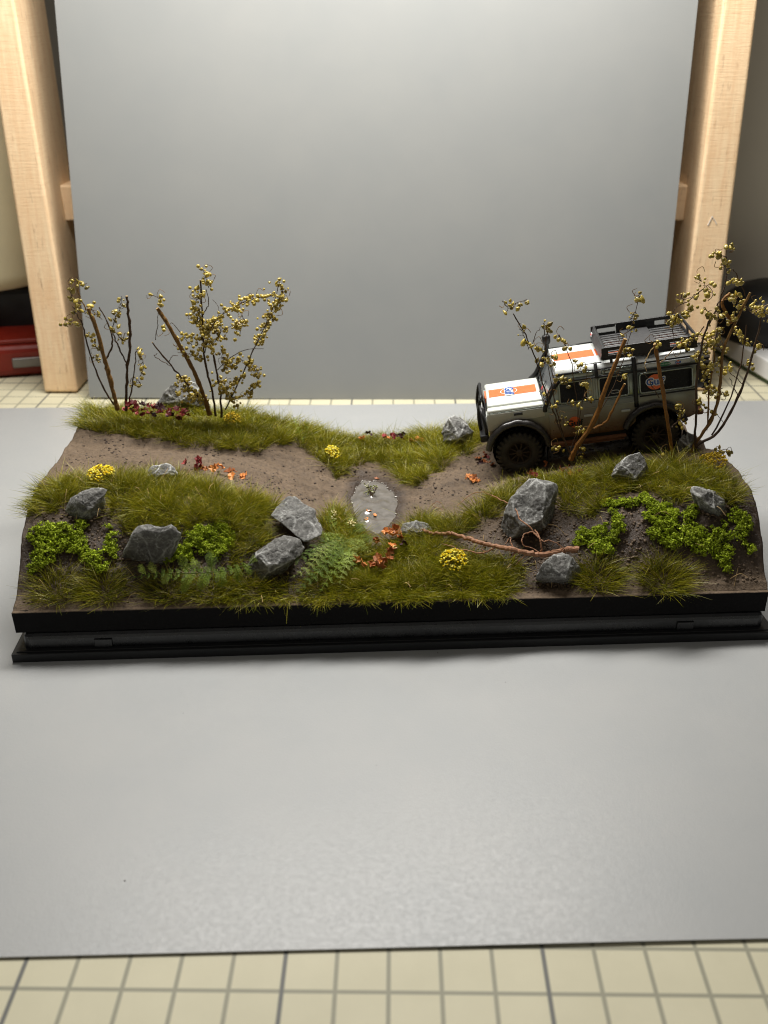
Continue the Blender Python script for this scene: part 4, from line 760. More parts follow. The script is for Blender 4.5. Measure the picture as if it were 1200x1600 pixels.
# ================================================================ fallen root
g = hit(790, 862); o = empty('fallen_root', W(*g), 'reddish brown bare root lying across the rocks below the vehicle', 'root')
def rootline(px, hts, r0, r1, jit=.012, per=6, k=8):
    P = smoothline([lift(u, v, h) for (u, v), h in zip(px, hts)], per, jit); return W(P[:, 0], P[:, 1], P[:, 2]), np.linspace(r0, r1, len(P))
m_ = MB(); P, r_ = rootline([(903, 859), (890, 859), (868, 864), (845, 867), (822, 864), (800, 858), (775, 853), (750, 848), (728, 840), (706, 834), (690, 834), (668, 831), (650, 824), (638, 820)], (.35, .45, .55, .75, .9, .95, .8, .7, .6, .5, .45, .5, .5, .5), .098, .035, .014, 7)
r_ = r_*(1+.18*RNG.normal(0, 1, len(r_))*.5); V, Fc = tube(P, r_, 10); part('root_stem', V, Fc, MAT['root_wood'], o)
for px, hts, a, b in [([(846, 864), (845, 850), (842, 838), (836, 828)], (.7, .9, 1.0, 1.0), .03, .018), ([(840, 838), (826, 822), (812, 812), (808, 800), (800, 790), (780, 780), (758, 770), (742, 770), (728, 778), (715, 790)], (.9, 1.2, 1.3, 1.3, 1.2, .9, .6, .4, .3, .2), .024, .012),
 ([(842, 840), (832, 832), (820, 834), (816, 842), (818, 852), (830, 856), (842, 862)], (1.0, 1.1, 1.1, 1.1, 1.0, .9, .8), .02, .014), ([(838, 834), (848, 846), (856, 844), (868, 848), (880, 856), (888, 862)], (1.0, .9, .8, .7, .6, .45), .022, .012),
 ([(802, 856), (798, 846), (797, 840), (790, 850)], (.9, 1.0, 1.0, .9), .02, .01), ([(776, 854), (762, 862), (748, 864), (730, 860), (716, 858), (700, 852), (690, 850)], (.8, .7, .6, .5, .5, .45, .4), .03, .009), ([(760, 862), (752, 858), (758, 854)], (.65, .7, .7), .015, .008),
 ([(806, 860), (803, 866), (801, 868)], (.9, .85, .85), .03, .018), ([(824, 866), (812, 876), (806, 882)], (.8, .5, .4), .014, .007), ([(668, 832), (662, 826), (652, 832)], (.5, .6, .5), .02, .008), ([(690, 786), (682, 784), (676, 790), (692, 796)], (.3, .35, .3, .2), .012, .008)]:
    P, r_ = rootline(px, hts, a, b, .008, 6); V, Fc = tube(P, r_, 6); part('rootlet', V, Fc, MAT['root_wood'], o)
# dry straws in the grass
m_ = MB()
for _ in range(90):
    x, y = RNG.uniform(.6, 21.3), RNG.uniform(.5, 4.8); a = RNG.uniform(0, 6.28); l = RNG.uniform(.2, .6); z = float(H(x, y))
    if math.hypot((x-PCX)/PRX, (y-PCY)/PRY) < 1.3: continue
    q = smoothline([(x, y, z+.1), (x+l*.5*math.cos(a), y+l*.5*math.sin(a), z+.3), (x+l*math.cos(a), y+l*math.sin(a), z+RNG.uniform(.1, .5))], 3); m_.tube(W(q[:, 0], q[:, 1], q[:, 2]), .008, 3, False)
V, Fc = m_.arr(); o = stuff('dry_straw', V, Fc, MAT['cut_wood'], 'pale dry straws scattered through the front grass', 'dry straw')
# ================================================================ dry shrubs with seed pods
def pod_mesh(seed):
    v, f = ICO2; v = v.copy(); v[:, 2] *= 1.12; v = v*(1+.22*vnoise(v+seed*5.1, 1.5))[:, None]; t = np.clip(v[:, 2]-.25, 0, 1); v[:, :2] *= (1-.75*t)[:, None]; v[:, 2] += t*.4
    a = np.arctan2(v[:, 1], v[:, 0]); v[:, :2] *= (1+.13*np.sin(4*a+seed))[:, None]; return newmesh('seed_pod', v, f, MAT['pod'], True)
PODS = [pod_mesh(i) for i in range(4)]
PODG = (ICO1[0]*(1+.15*RNG.normal(0, 1, (len(ICO1[0]), 1))), ICO1[1]); _v, _f = ICO2; PODG = (_v*(1+.12*vnoise(_v+3.3, 1.7))[:, None], _f)
def shrub(base, ly, stems, podl, label, more=.0):
    g = atly(base[0], base[1], ly); g[2] = float(H(min(g[0], 21.6), min(ly, 11.2))); o = empty('dry_shrub', W(*g), label, 'shrub', 'dry shrubs with golden seed pods'); base_ = np.array(o.location)
    for (px, r0, r1, mat, dy, cut) in stems:
        n_ = len(px); P = np.array([atly(u, v, ly+dy*(i/(n_-1))) for i, (u, v) in enumerate(px)]); P = smoothline(P, 5, .012 if r0 < .06 else .007); rr3 = np.linspace(r0, r1, len(P)); rr3 = rr3*(1+.1*RNG.normal(0, 1, len(P)))
        if r0 > .03: rr3[::11] *= 1.12
        V, Fc = tube(W(P[:, 0], P[:, 1], P[:, 2]), rr3, 8 if r0 > .03 else 5); part('stem' if r0 > .03 else 'twig', V, Fc, MAT[mat], o)
        if cut:
            Pw = W(P[-2:, 0], P[-2:, 1], P[-2:, 2]); d = (Pw[1]-Pw[0]); d /= np.linalg.norm(d); V, Fc = tube([Pw[1]-d*.004, Pw[1]+d*.012], r1*.93, 8); part('cut_end', V, Fc, MAT['cut_wood'], o)
    st = MB(); hook = MB()
    for (px, n_, sp, dy) in podl:
        if len(px) < 2: continue
        for _ in range(2):
            k_ = RNG.integers(len(px)-1); u0, v0_ = px[k_]; a_ = RNG.uniform(0, 6.28); r1_ = RNG.uniform(6, 16); q = [atly(u0, v0_, ly+dy), atly(u0+r1_*.5*math.cos(a_), v0_+r1_*.5*math.sin(a_), ly+dy+.1), atly(u0+r1_*math.cos(a_+.6), v0_+r1_*math.sin(a_+.6), ly+dy), atly(u0+r1_*.8*math.cos(a_+1.3), v0_+r1_*.9*math.sin(a_+1.3), ly+dy)]
            q = smoothline(q, 4); hook.tube(W(q[:, 0], q[:, 1], q[:, 2]), .009, 4, False)
    V, Fc = hook.arr(); part('fine_twigs', V, Fc, MAT['stem_brown'], o)['kind'] = 'stuff'
    for (px, n_, sp, dy) in podl:
        P = np.array([atly(u, v, ly+dy) for u, v in px]) if len(px) > 1 else np.array([atly(px[0][0]+k*.5, px[0][1], ly+dy) for k in (0, 1)])
        Q = smoothline(P, 8); s_ = sp*.0215; thin = Q+RNG.normal(0, .01, Q.shape); st.tube(W(thin[:, 0], thin[:, 1], thin[:, 2]), .011, 4, False)
        for i in range(n_):
            t = (i+RNG.uniform(0, 1))/n_*(len(Q)-1.001); a = int(t); c_ = Q[a]+(Q[min(a+1, len(Q)-1)]-Q[a])*(t-a); d = RNG.normal(0, 1, 3); d /= np.linalg.norm(d); q = c_+d*(s_*1.25+.06)*RNG.uniform(.4, 1.0)*np.array([1, 1.3, 1]); r_ = RNG.choice((.032, .047, .058, .068, .08), p=(.2, .2, .27, .23, .1))
            mid = (c_+q)/2+RNG.normal(0, .02, 3); qq = np.array([c_, mid, q]); st.tube(W(qq[:, 0], qq[:, 1], qq[:, 2]), .0085, 3, False)
            c2 = link('seed_pod', PODS[RNG.integers(4)], o, tuple(W(*q)-base_)); c2.scale = (r_*RNG.uniform(.75, 1.15), r_*RNG.uniform(.75, 1.15), r_*RNG.uniform(.85, 1.4)); c2.rotation_euler = tuple(RNG.uniform(-1.3, 1.3, 3))
    if more:
        PV = []; PF = []; nb_ = 0
        for (px, n_, sp, dy) in podl:
            if len(px) < 2: continue
            Q = smoothline(np.array([atly(u, v, ly+dy) for u, v in px]), 8)
            for i in range(int(n_*more)):
                q = Q[RNG.integers(len(Q))]+RNG.normal(0, sp*.015+.03, 3); v, f = PODG; r_ = RNG.uniform(.035, .07); A, _ = np.linalg.qr(RNG.normal(0, 1, (3, 3))); PV.append(W(*(q))[None]+(v*r_)@A.T); PF.append(f+nb_); nb_ += len(v)
        part('seed_pods', np.vstack(PV), np.vstack(PF), MAT['pod'], o, True)['kind'] = 'stuff'
    V, Fc = st.arr(); part('pod_stalks', V, Fc, MAT['stem_dark'], o)['kind'] = 'stuff'; return o
BR, DK, OR = 'stem_brown', 'stem_dark', 'stem_orange'
shrub((183, 634), 9.6, [
 ([(184, 640), (179, 620), (170, 585), (163, 560), (152, 518), (138, 482)], .085, .062, BR, -.3, True), ([(164, 562), (174, 545), (174, 522), (166, 500), (155, 480)], .036, .02, DK, .1, False),
 ([(178, 632), (160, 604), (148, 575), (138, 545), (130, 510), (122, 495), (116, 486)], .032, .018, DK, -.5, False), ([(134, 484), (126, 466), (120, 452)], .024, .014, BR, -.2, False)],
 [([(108, 446), (118, 440), (128, 444), (136, 443)], 8, 4, -.3), ([(110, 452), (113, 470), (120, 478)], 9, 5, -.3), ([(112, 478), (126, 488), (140, 482), (150, 490), (160, 500)], 13, 5, -.2), ([(99, 509), (104, 500), (113, 504), (126, 508)], 8, 3, -.4), ([(134, 520), (145, 528), (150, 542), (160, 550)], 12, 4, -.1), ([(150, 556), (157, 566)], 4, 3, 0)],
 'leftmost dry shrub, a thick cut brown stem with a few pods', .5)
shrub((198, 634), 9.5, [
 ([(197, 642), (197, 610), (199, 578), (203, 540), (203, 512), (200, 485), (198, 463)], .055, .045, DK, 0, True), ([(197, 566), (186, 545), (178, 525), (175, 512)], .028, .02, DK, -.2, False), ([(202, 628), (207, 600), (211, 570), (213, 548)], .026, .018, DK, .2, False)],
 [([(176, 512), (180, 496), (188, 482), (190, 463)], 20, 6, -.2), ([(182, 520), (190, 530), (196, 520)], 9, 5, 0), ([(212, 546), (220, 558), (225, 572), (218, 590)], 14, 5, 0), ([(206, 604), (214, 594), (220, 600)], 9, 5, .1)],
 'dark straight stem shrub just right of the leftmost shrub')
shrub((338, 640), 9.6, [
 ([(328, 648), (316, 612), (302, 578), (286, 549), (273, 527), (260, 503), (246, 482)], .08, .06, BR, -.4, True), ([(310, 620), (292, 600), (267, 571), (238, 535)], .036, .022, DK, -.4, True), ([(267, 572), (250, 562), (241, 556), (246, 552)], .017, .01, DK, 0, False), ([(262, 566), (270, 556), (278, 556)], .014, .009, DK, 0, False),
 ([(243, 531), (246, 508), (247, 488)], .014, .01, DK, 0, False), ([(346, 652), (344, 610), (338, 580), (330, 538)], .045, .03, DK, .2, False), ([(337, 650), (330, 605), (322, 577), (318, 545), (316, 495), (313, 438)], .042, .03, DK, 0, True), ([(352, 640), (376, 592), (393, 555), (409, 520), (425, 485), (437, 441)], .03, .013, DK, .3, False),
 ([(320, 552), (333, 506), (365, 480), (397, 467), (430, 462)], .02, .011, DK, -.2, False), ([(372, 622), (395, 608), (405, 596)], .016, .01, DK, .2, False), ([(340, 578), (374, 550), (412, 545)], .016, .01, DK, 0, False), ([(318, 492), (326, 474), (322, 452)], .018, .012, DK, .1, False), ([(300, 540), (288, 528), (270, 505), (262, 512)], .014, .01, DK, -.2, False), ([(335, 505), (342, 490), (340, 478), (332, 468)], .011, .007, DK, .1, False)],
 [([(316, 418), (322, 434), (326, 450)], 10, 4, 0), ([(303, 452), (312, 462), (306, 470)], 8, 5, 0), ([(308, 480), (302, 492), (316, 500)], 12, 6, 0), ([(308, 502), (325, 515), (318, 535), (330, 545)], 30, 9, 0), ([(320, 505), (345, 515), (336, 535)], 18, 9, .2), ([(330, 505), (348, 490), (365, 479), (382, 472)], 20, 5, -.2), ([(385, 470), (405, 466), (428, 462)], 12, 4, -.2),
  ([(434, 438), (442, 460), (437, 478)], 13, 5, .2), ([(432, 480), (420, 500), (412, 520), (400, 540)], 26, 7, .3), ([(352, 513), (372, 506), (376, 520)], 12, 5, .1), ([(378, 492), (386, 510)], 6, 4, .1), ([(345, 545), (352, 572), (372, 566)], 16, 8, 0), ([(375, 560), (392, 572), (407, 588)], 15, 5, .2), ([(340, 598), (355, 612), (372, 628)], 22, 9, 0), ([(362, 600), (380, 585)], 8, 6, .1),
  ([(384, 618), (396, 606), (404, 596)], 8, 4, .1), ([(276, 530), (292, 526), (306, 528)], 7, 4, -.1), ([(280, 545), (300, 556), (318, 560)], 9, 5, -.1), ([(286, 604), (300, 618), (318, 622)], 22, 9, -.1), ([(280, 590), (292, 596)], 6, 6, .1), ([(236, 460), (250, 468), (254, 480)], 4, 3, -.3), ([(254, 514), (256, 516)], 1, 1, 0)],
 'densest dry shrub, golden pods on many twigs, in front of the dark rock', 1.9)
shrub((893, 712), 5.45, [
 ([(892, 718), (903, 695), (928, 658), (948, 602), (964, 562), (977, 530)], .085, .062, OR, -.2, True), ([(928, 670), (948, 658), (962, 630), (976, 600)], .04, .035, OR, -.1, True), ([(893, 712), (876, 675), (862, 636), (850, 607), (837, 561), (821, 523), (802, 490)], .03, .018, DK, -.2, False),
 ([(900, 712), (903, 660), (900, 619), (890, 560), (874, 523)], .018, .011, DK, .1, False), ([(886, 700), (870, 640), (856, 570), (850, 510)], .018, .011, DK, .1, False), ([(890, 712), (905, 655), (918, 580)], .016, .01, DK, .2, False), ([(897, 716), (940, 640), (968, 580), (985, 520), (999, 462)], .016, .01, DK, .4, False), ([(830, 545), (838, 520), (850, 508)], .012, .01, DK, 0, False), ([(862, 636), (850, 625), (842, 610)], .012, .01, DK, 0, False)],
 [([(785, 470), (796, 482), (806, 474), (824, 468)], 12, 5, -.2), ([(812, 512), (820, 528), (826, 545)], 7, 4, -.2), ([(848, 505), (856, 512), (854, 528)], 8, 4, 0), ([(836, 540), (848, 545)], 5, 4, 0), ([(873, 524), (880, 535), (888, 545)], 8, 4, .1), ([(838, 562), (850, 565), (862, 556), (868, 575)], 12, 5, 0), ([(866, 592), (880, 596), (890, 606)], 9, 5, 0), ([(896, 568), (908, 572), (920, 578)], 8, 4, .2), ([(905, 598), (916, 600), (910, 604)], 6, 4, .2),
  ([(862, 640), (872, 628)], 4, 4, 0), ([(898, 628), (906, 636)], 4, 3, .1), ([(914, 620), (924, 630)], 6, 4, .2), ([(878, 655), (890, 668)], 5, 5, 0), ([(898, 665), (910, 672), (904, 684)], 7, 4, .1), ([(862, 696), (880, 704)], 5, 4, 0), ([(906, 702), (916, 712)], 6, 4, 0), ([(998, 461), (1004, 474)], 6, 3, .4), ([(992, 488), (984, 500)], 6, 4, .4), ([(978, 520), (990, 512)], 5, 4, .3), ([(978, 545), (985, 555)], 8, 4, .3), ([(968, 586), (974, 592)], 4, 4, .2), ([(858, 612), (852, 628)], 4, 4, 0)],
 'dry shrub with an orange brown cut stem in front of the vehicle doors')
shrub((1052, 722), 5.1, [
 ([(1053, 732), (1050, 705), (1043, 660), (1036, 615), (1029, 570), (1023, 538)], .062, .05, OR, 0, True), ([(1050, 668), (1062, 655), (1068, 640)], .02, .014, DK, .1, False), ([(1024, 540), (1014, 552), (1008, 568), (1010, 580)], .018, .012, 'cut_wood', -.1, False), ([(1031, 568), (1046, 552), (1060, 538)], .02, .012, BR, .1, False), ([(1030, 622), (1018, 600), (1004, 582)], .014, .01, DK, .1, False)],
 [([(1020, 534), (1030, 538)], 4, 3, 0), ([(1056, 628), (1066, 640)], 5, 4, .1), ([(1060, 640), (1066, 648)], 3, 3, .1), ([(1034, 704), (1044, 712)], 6, 5, 0)],
 'single upright orange brown stem before the rear window of the vehicle')
shrub((1080, 716), 5.5, [
 ([(1074, 724), (1086, 694), (1108, 662), (1120, 632), (1126, 590), (1130, 547), (1150, 502), (1172, 458)], .062, .035, BR, 0, True), ([(1086, 698), (1122, 674), (1152, 622), (1168, 579), (1183, 528), (1190, 490)], .05, .028, DK, .2, False), ([(1086, 698), (1088, 640), (1090, 575), (1104, 513), (1124, 478)], .045, .03, DK, -.1, False),
 ([(1104, 672), (1108, 610), (1116, 550), (1110, 520)], .03, .018, BR, .2, False), ([(1112, 680), (1142, 620), (1160, 556), (1166, 508)], .03, .016, DK, .3, False), ([(1098, 452), (1086, 462), (1070, 474), (1056, 480), (1048, 496)], .016, .01, DK, 0, False), ([(1104, 513), (1122, 476), (1134, 440), (1136, 415), (1134, 400)], .024, .014, DK, -.2, False), ([(1145, 420), (1156, 440), (1164, 462)], .014, .018, DK, .1, False),
 ([(1100, 510), (1084, 530), (1070, 528), (1060, 545)], .018, .012, DK, .1, False), ([(1052, 505), (1052, 525), (1056, 545)], .014, .009, DK, 0, False), ([(1143, 505), (1128, 475), (1140, 458)], .05, .04, OR, .1, True), ([(1160, 600), (1150, 590), (1140, 582)], .014, .01, DK, .1, False), ([(1153, 620), (1145, 600), (1140, 590)], .014, .01, DK, .1, False), ([(1118, 706), (1134, 702), (1146, 708)], .012, .009, DK, 0, False), ([(1175, 490), (1196, 478), (1215, 470)], .012, .008, 'cut_wood', .1, False), ([(1106, 470), (1114, 462), (1108, 448), (1098, 446)], .012, .008, DK, 0, False), ([(1130, 660), (1120, 645), (1122, 630)], .012, .008, DK, .1, False)],
 [([(1114, 394), (1122, 398), (1136, 402)], 6, 3, -.2), ([(1140, 386), (1148, 384)], 4, 2, -.2), ([(1128, 412), (1140, 420)], 6, 4, -.2), ([(1136, 436), (1150, 442), (1160, 432)], 6, 3, 0), ([(1064, 460), (1070, 468), (1090, 458), (1104, 448), (1108, 460)], 14, 5, 0), ([(1040, 502), (1056, 500), (1068, 488), (1080, 482)], 16, 5, 0), ([(1100, 480), (1112, 492), (1108, 505)], 8, 4, -.1), ([(1062, 545), (1078, 535), (1092, 525)], 14, 6, .1), ([(1088, 560), (1100, 545), (1112, 530)], 16, 7, .1), ([(1095, 590), (1105, 575), (1118, 565)], 16, 8, .1),
  ([(1122, 510), (1118, 530), (1128, 548)], 12, 6, .1), ([(1140, 462), (1150, 470), (1156, 482)], 11, 6, .1), ([(1128, 490), (1140, 500), (1148, 492)], 9, 6, .1), ([(1165, 480), (1178, 486), (1186, 476)], 9, 5, .2), ([(1182, 470), (1194, 486), (1198, 500)], 9, 4, .2), ([(1150, 520), (1162, 528), (1166, 540)], 9, 4, .3), ([(1098, 604), (1112, 612), (1130, 606)], 10, 6, .1), ([(1130, 580), (1142, 572)], 5, 4, .2), ([(1092, 628), (1098, 632)], 4, 3, -.1), ([(1128, 612), (1134, 620)], 4, 3, .1), ([(1108, 640), (1118, 644)], 4, 3, .1), ([(1166, 566), (1176, 572)], 4, 3, .3), ([(1182, 548), (1190, 540)], 4, 3, .2), ([(1120, 704), (1136, 706), (1142, 712)], 6, 3, 0), ([(1070, 655), (1064, 668)], 4, 4, .1), ([(1090, 430), (1096, 440)], 3, 2, 0)],
 'tallest dry shrub with dark spreading stems at the right end', .9)
# ================================================================ off-road vehicle (own axes: x towards the rear, y away from the camera, z up, origin at the near front hub)
JO = np.array([2.3, 1.4, -.76])
jl = W(15.40, 6.44, 3.37)
car = bpy.data.objects.new('off_road_vehicle', None); COL.objects.link(car); tag(car, 'muddy white and silver off-road vehicle with orange stripe and black roof rack', 'off-road vehicle')
JR = Euler((0, R(-9.4), R(-3.2)), 'XYZ'); car.rotation_euler = JR; JS = Vector((.97, .97, .95)); car.scale = JS; car.location = Vector(jl)+JR.to_matrix()@(Vector(JO)*JS)
def J(name, mb, mat, parent=None, smooth=False):
    V, Fc = mb.arr() if isinstance(mb, MB) else mb; V = np.asarray(V, float)-JO; return link(name, newmesh(name, V, Fc, MAT[mat], smooth), parent or car)
def shade(o, ang=35):
    me = o.data; me.polygons.foreach_set('use_smooth', np.ones(len(me.polygons), dtype=bool)); 
    try: me.set_sharp_from_angle(angle=R(ang))
    except Exception: pass
    return o
WB = 4.6; WR = .76; T1 = 2.78
# body tub with wheel arches
def arc(cx, cz, r, a0, a1, n_=14): return [(cx+r*math.cos(R(a0+(a1-a0)*i/n_)), cz+r*math.sin(R(a0+(a1-a0)*i/n_))) for i in range(n_+1)]
prof = [(-.93, .62), (-.93, 1.50), (-.86, 1.60), (1.0, 1.62), (1.02, 1.56), (6.0, 1.56), (6.02, .62), (5.75, .5)]+arc(WB, .12, .93, 22, 158)+[(3.55, .34), (1.05, .34)]+arc(0, .12, .93, 12, 165)
prof = [p for p in prof]
b = MB(); b.prism(prof[::-1], .0, T1, .035); tub = shade(J('body', b, 'car_silver'))
# bonnet wings: pale side strip over the front arch and hood
for y in (.2, T1-.2): b = MB(); b.box((.03, y, 1.61), (1.92, .36, .18), None, .08); shade(J('wing_top', b, 'car_white'))
b = MB(); b.prism([(-.955, .95), (-.955, 1.56), (.98, 1.56), (.98, 1.25), (.6, 1.22), (.15, 1.24), (-.5, 1.15), (-.8, .95)][::-1], -.012, -.002, .004); shade(J('wing_panel', b, 'car_white'))
b = MB(); b.box((.03, T1/2, 1.69), (1.88, 2.2, .2), None, .08); 
hood = shade(J('hood', b, 'car_white')); b = MB(); b.box((.08, T1/2, 1.745), (1.72, 1.1, .1), None, .05); shade(J('hood_bulge', b, 'car_white', None))
b = MB(); b.box((.1, -.022, 1.46), (.3, .02, .1), None, .008); J('side_vent', b, 'car_dark_grey')
for k in range(4):
    b = MB(); b.box((.0+k*.065, -.034, 1.46), (.02, .012, .07)); J('louvre', b, 'car_black')
# orange stripe on hood
b = MB(); b.box((.02, T1/2, 1.802), (1.64, .74, .008), None, .002); J('hood_stripe', b, 'orange_print')
b = MB(); b.box((-.925, T1/2, 1.70), (.06, .74, .2), None, .01); J('hood_stripe', b, 'orange_print')
# front: grille, lamps, bumper and bull bar
b = MB(); b.box((-.95, T1/2, 1.18), (.06, 1.5, .62), None, .02); g_ = J('grille', b, 'car_black')
for k in range(6): b = MB(); b.box((-.985, T1/2, .95+k*.09), (.02, 1.4, .03)); J('grille_bar', b, 'car_dark_grey', g_)
for y in (.32, T1-.32):
    b = MB(); b.box((-.95, y, 1.2), (.06, .56, .56), None, .02); hl = J('headlight', b, 'chrome_pale'); b = MB(); b.lathe([(.01, -1.01), (.15, -1.0), (.19, -.985), (.2, -.95)], 'x', (0, y, 1.22), 20); J('lens', b, 'lamp_lens', hl, True)
b = MB(); b.box((-1.12, T1/2, .66), (.3, 2.7, .26), None, .05); J('front_bumper', b, 'car_black')
b = MB()
for y in (.62, T1-.62): b.tube(smoothline([(-1.1, y, .6), (-1.22, y, .8), (-1.24, y, 1.3), (-1.16, y, 1.75), (-1.1, y, 1.92)], 5), .06, 8)
b.tube(smoothline([(-1.1, .62, 1.9), (-1.08, .78, 2.0), (-1.08, T1/2, 2.02), (-1.08, T1-.78, 2.0), (-1.1, T1-.62, 1.9)], 5), .055, 8)
for s_, y0 in ((1, .62), (-1, T1-.62)): b.tube(smoothline([(-1.16, y0, 1.72), (-1.12, y0-.38*s_, 1.58), (-1.06, y0-.54*s_, 1.25), (-1.04, y0-.5*s_, .85), (-1.08, y0-.2*s_, .72)], 5), .05, 8)
b.tube([(-1.24, .62, 1.2), (-1.24, T1-.62, 1.2)], .045, 8); J('bull_bar', b, 'car_black', None, True)
b = MB(); b.box((-1.2, T1/2, .88), (.06, 1.5, .5), (0, R(-8), 0), .02); J('winch_plate', b, 'car_dark_grey')
# cabin
b = MB(); cab = [(1.0, 1.56), (1.5, 2.46), (6.0, 2.46), (6.02, 1.56)]
b.prism(cab[::-1], .06, T1-.06, .03); shade(J('cabin', b, 'car_silver'))
# roof with rounded shoulders
def roofsec(x0, x1, z0, zt, y0, y1, rr__):
    pr = [(y0, z0)]+[(y0+rr__*(1-math.cos(a)), zt-rr__*(1-math.sin(a))) for a in np.linspace(0, math.pi/2, 7)]+[(y1-rr__*(1-math.cos(a)), zt-rr__*(1-math.sin(a))) for a in np.linspace(math.pi/2, 0, 7)]+[(y1, z0)]
    V = [(x, y, z) for x in (x0, x0+.03, x1-.03, x1) for y, z in pr]; k = len(pr); Fc = [(j*k+i, j*k+i+1, (j+1)*k+i+1, (j+1)*k+i) for j in range(3) for i in range(k-1)]+[tuple(range(k))[::-1], tuple(3*k+i for i in range(k))]; return V, Fc
V, Fc = roofsec(1.47, 6.02, 2.44, 2.80, .1, T1-.1, .26); shade(J('roof', (V, Fc), 'car_roof'), 50)
b = MB(); b.box((2.2, T1/2, 2.806), (1.36, .7, .008), None, .002); b.box((4.4, T1/2, 2.806), (2.9, .7, .008), None, .002); J('roof_stripe', b, 'orange_print')
b = MB(); b.tube([(1.5, T1-.28, 2.77), (3.0, T1-.28, 2.79)], .05, 8); b.tube([(1.5, .3, 2.75), (3.0, .3, 2.78)], .03, 8); J('roof_rail', b, 'car_black', None, True)
# windscreen
def slab(p0, p1, p2, p3, th):
    P = np.array([p0, p1, p2, p3], float); n_ = np.cross(P[1]-P[0], P[3]-P[0]); n_ /= np.linalg.norm(n_); V = np.vstack([P, P+n_*th]); return V, [(3, 2, 1, 0), (4, 5, 6, 7), (0, 1, 5, 4), (1, 2, 6, 5), (2, 3, 7, 6), (3, 0, 4, 7)]
fw_ = J('windscreen', slab((1.09, T1-.22, 1.70), (1.47, T1-.22, 2.40), (1.47, .22, 2.40), (1.09, .22, 1.70), -.05), 'screen_glass')
b = MB()
for seg_ in (((.98, .12, 1.6), (1.46, .12, 2.5)), ((.98, T1-.12, 1.6), (1.46, T1-.12, 2.5)), ((1.0, .12, 1.64), (1.0, T1-.12, 1.64)), ((1.45, .12, 2.47), (1.45, T1-.12, 2.47))): b.tube(seg_, .06, 8)
J('windscreen_frame', b, 'car_black', fw_, True)
b = MB(); b.tube(smoothline([(.96, .9, 1.68), (1.02, 1.1, 1.76), (1.2, 1.3, 2.05)], 4), .015, 5); b.tube(smoothline([(.96, 1.8, 1.68), (1.02, 1.95, 1.76), (1.2, 2.1, 2.05)], 4), .015, 5); J('wiper', b, 'car_black', fw_)
b = MB(); b.box((1.07, 1.36, 1.75), (.02, .3, .12), (0, R(28), 0)); J('sticker', b, 'red_print', fw_)
# doors, near side
def rrect(x0, x1, z0, z1, r, n_=5):
    P = []
    for cx, cz, a0 in ((x1-r, z1-r, 0), (x0+r, z1-r, 90), (x0+r, z0+r, 180), (x1-r, z0+r, 270)):
        P += [(cx+r*math.cos(R(a0+90*i/n_)), cz+r*math.sin(R(a0+90*i/n_))) for i in range(n_+1)]
    return P
def ring(P, y, r, k=6, close=True):
    V = []; Fc = []; n_ = len(P); Q = np.array([(p[0], y, p[1]) for p in P]); 
    for i in range(n_):
        t = Q[(i+1) % n_]-Q[i-1]; t /= np.linalg.norm(t)+1e-9; nn = np.cross(t, [0, 1, 0])
        for j in range(k): a = 2*math.pi*j/k; V.append(Q[i]+nn*r*math.cos(a)+np.array([0, 1, 0])*r*math.sin(a))
    for i in range(n_):
        for j in range(k): Fc.append((i*k+j, i*k+(j+1) % k, ((i+1) % n_)*k+(j+1) % k, ((i+1) % n_)*k+j))
    return V, Fc
def door(x0, x1, wx0, wx1, hx, side):
    ys = (-.03, .0) if side == 0 else (T1, T1+.03); yw = (-.04+.075, .06) if side == 0 else (T1-.06, T1-.035)
    b = MB(); P = [(x0, 1.52), (x1, 1.52), (x1, .62 if hx > 3 else .42), (x1-(.25 if hx > 3 else 0), .40), (x0, .40)]; b.prism(P[::-1] if side == 0 else P, ys[0], ys[1], .014); d = shade(J('door', b, 'car_silver'))
    yy = ys[0] if side == 0 else ys[1]; sgn = -1 if side == 0 else 1
    b = MB(); b.box(((x0+x1)/2, yy+sgn*.004, 1.34), (x1-x0-.02, .03, .05), None, .012); J('belt_line', b, 'car_silver', d)
    b = MB(); b.prism(rrect(wx0, wx1, 1.62, 2.32, .07)[::-1], *(sorted((.035 if side == 0 else T1-.035, .06 if side == 0 else T1-.06))), 0); wn = J('window', b, 'car_glass', d)
    V, Fc = ring(rrect(wx0-.02, wx1+.02, 1.6, 2.34, .08), .035 if side == 0 else T1-.035, .035); J('window_frame', (V, Fc), 'car_silver', wn, True) if False else J('window_frame', (V, Fc), 'car_silver', d, True)
    b = MB(); b.box((hx, yy+sgn*.03, 1.08), (.3, .05, .09), None, .04); shade(J('handle', b, 'chrome_pale', d)); return d, wn
for sd in (0, 1):
    d1, w1 = door(1.12, 2.72, 1.55, 2.45, 2.42, sd); d2, w2 = door(2.78, 3.98, 2.86, 3.78, 3.66, sd)
    if sd == 0: near1, near2, nw2 = d1, d2, w2
# ribbed middle pillar
for k in range(3):
    b = MB(); b.box((2.60+k*.08, .045, 1.98), (.05, .04, .78), None, .015); J('pillar_rib', b, 'car_silver')
# rear side windows
for sd in (0, 1):
    y = .03 if sd == 0 else T1-.03
    b = MB(); b.prism(rrect(4.2, 5.85, 1.62, 2.26, .07)[::-1], min(y, y+(.03 if sd == 0 else -.03)), max(y, y+(.03 if sd == 0 else -.03)), 0); sw = J('side_window', b, 'car_glass')
    V, Fc = ring(rrect(4.17, 5.88, 1.59, 2.29, .09), y, .035); J('window_frame', (V, Fc), 'car_silver', sw, True)
    if sd == 0: nsw = sw
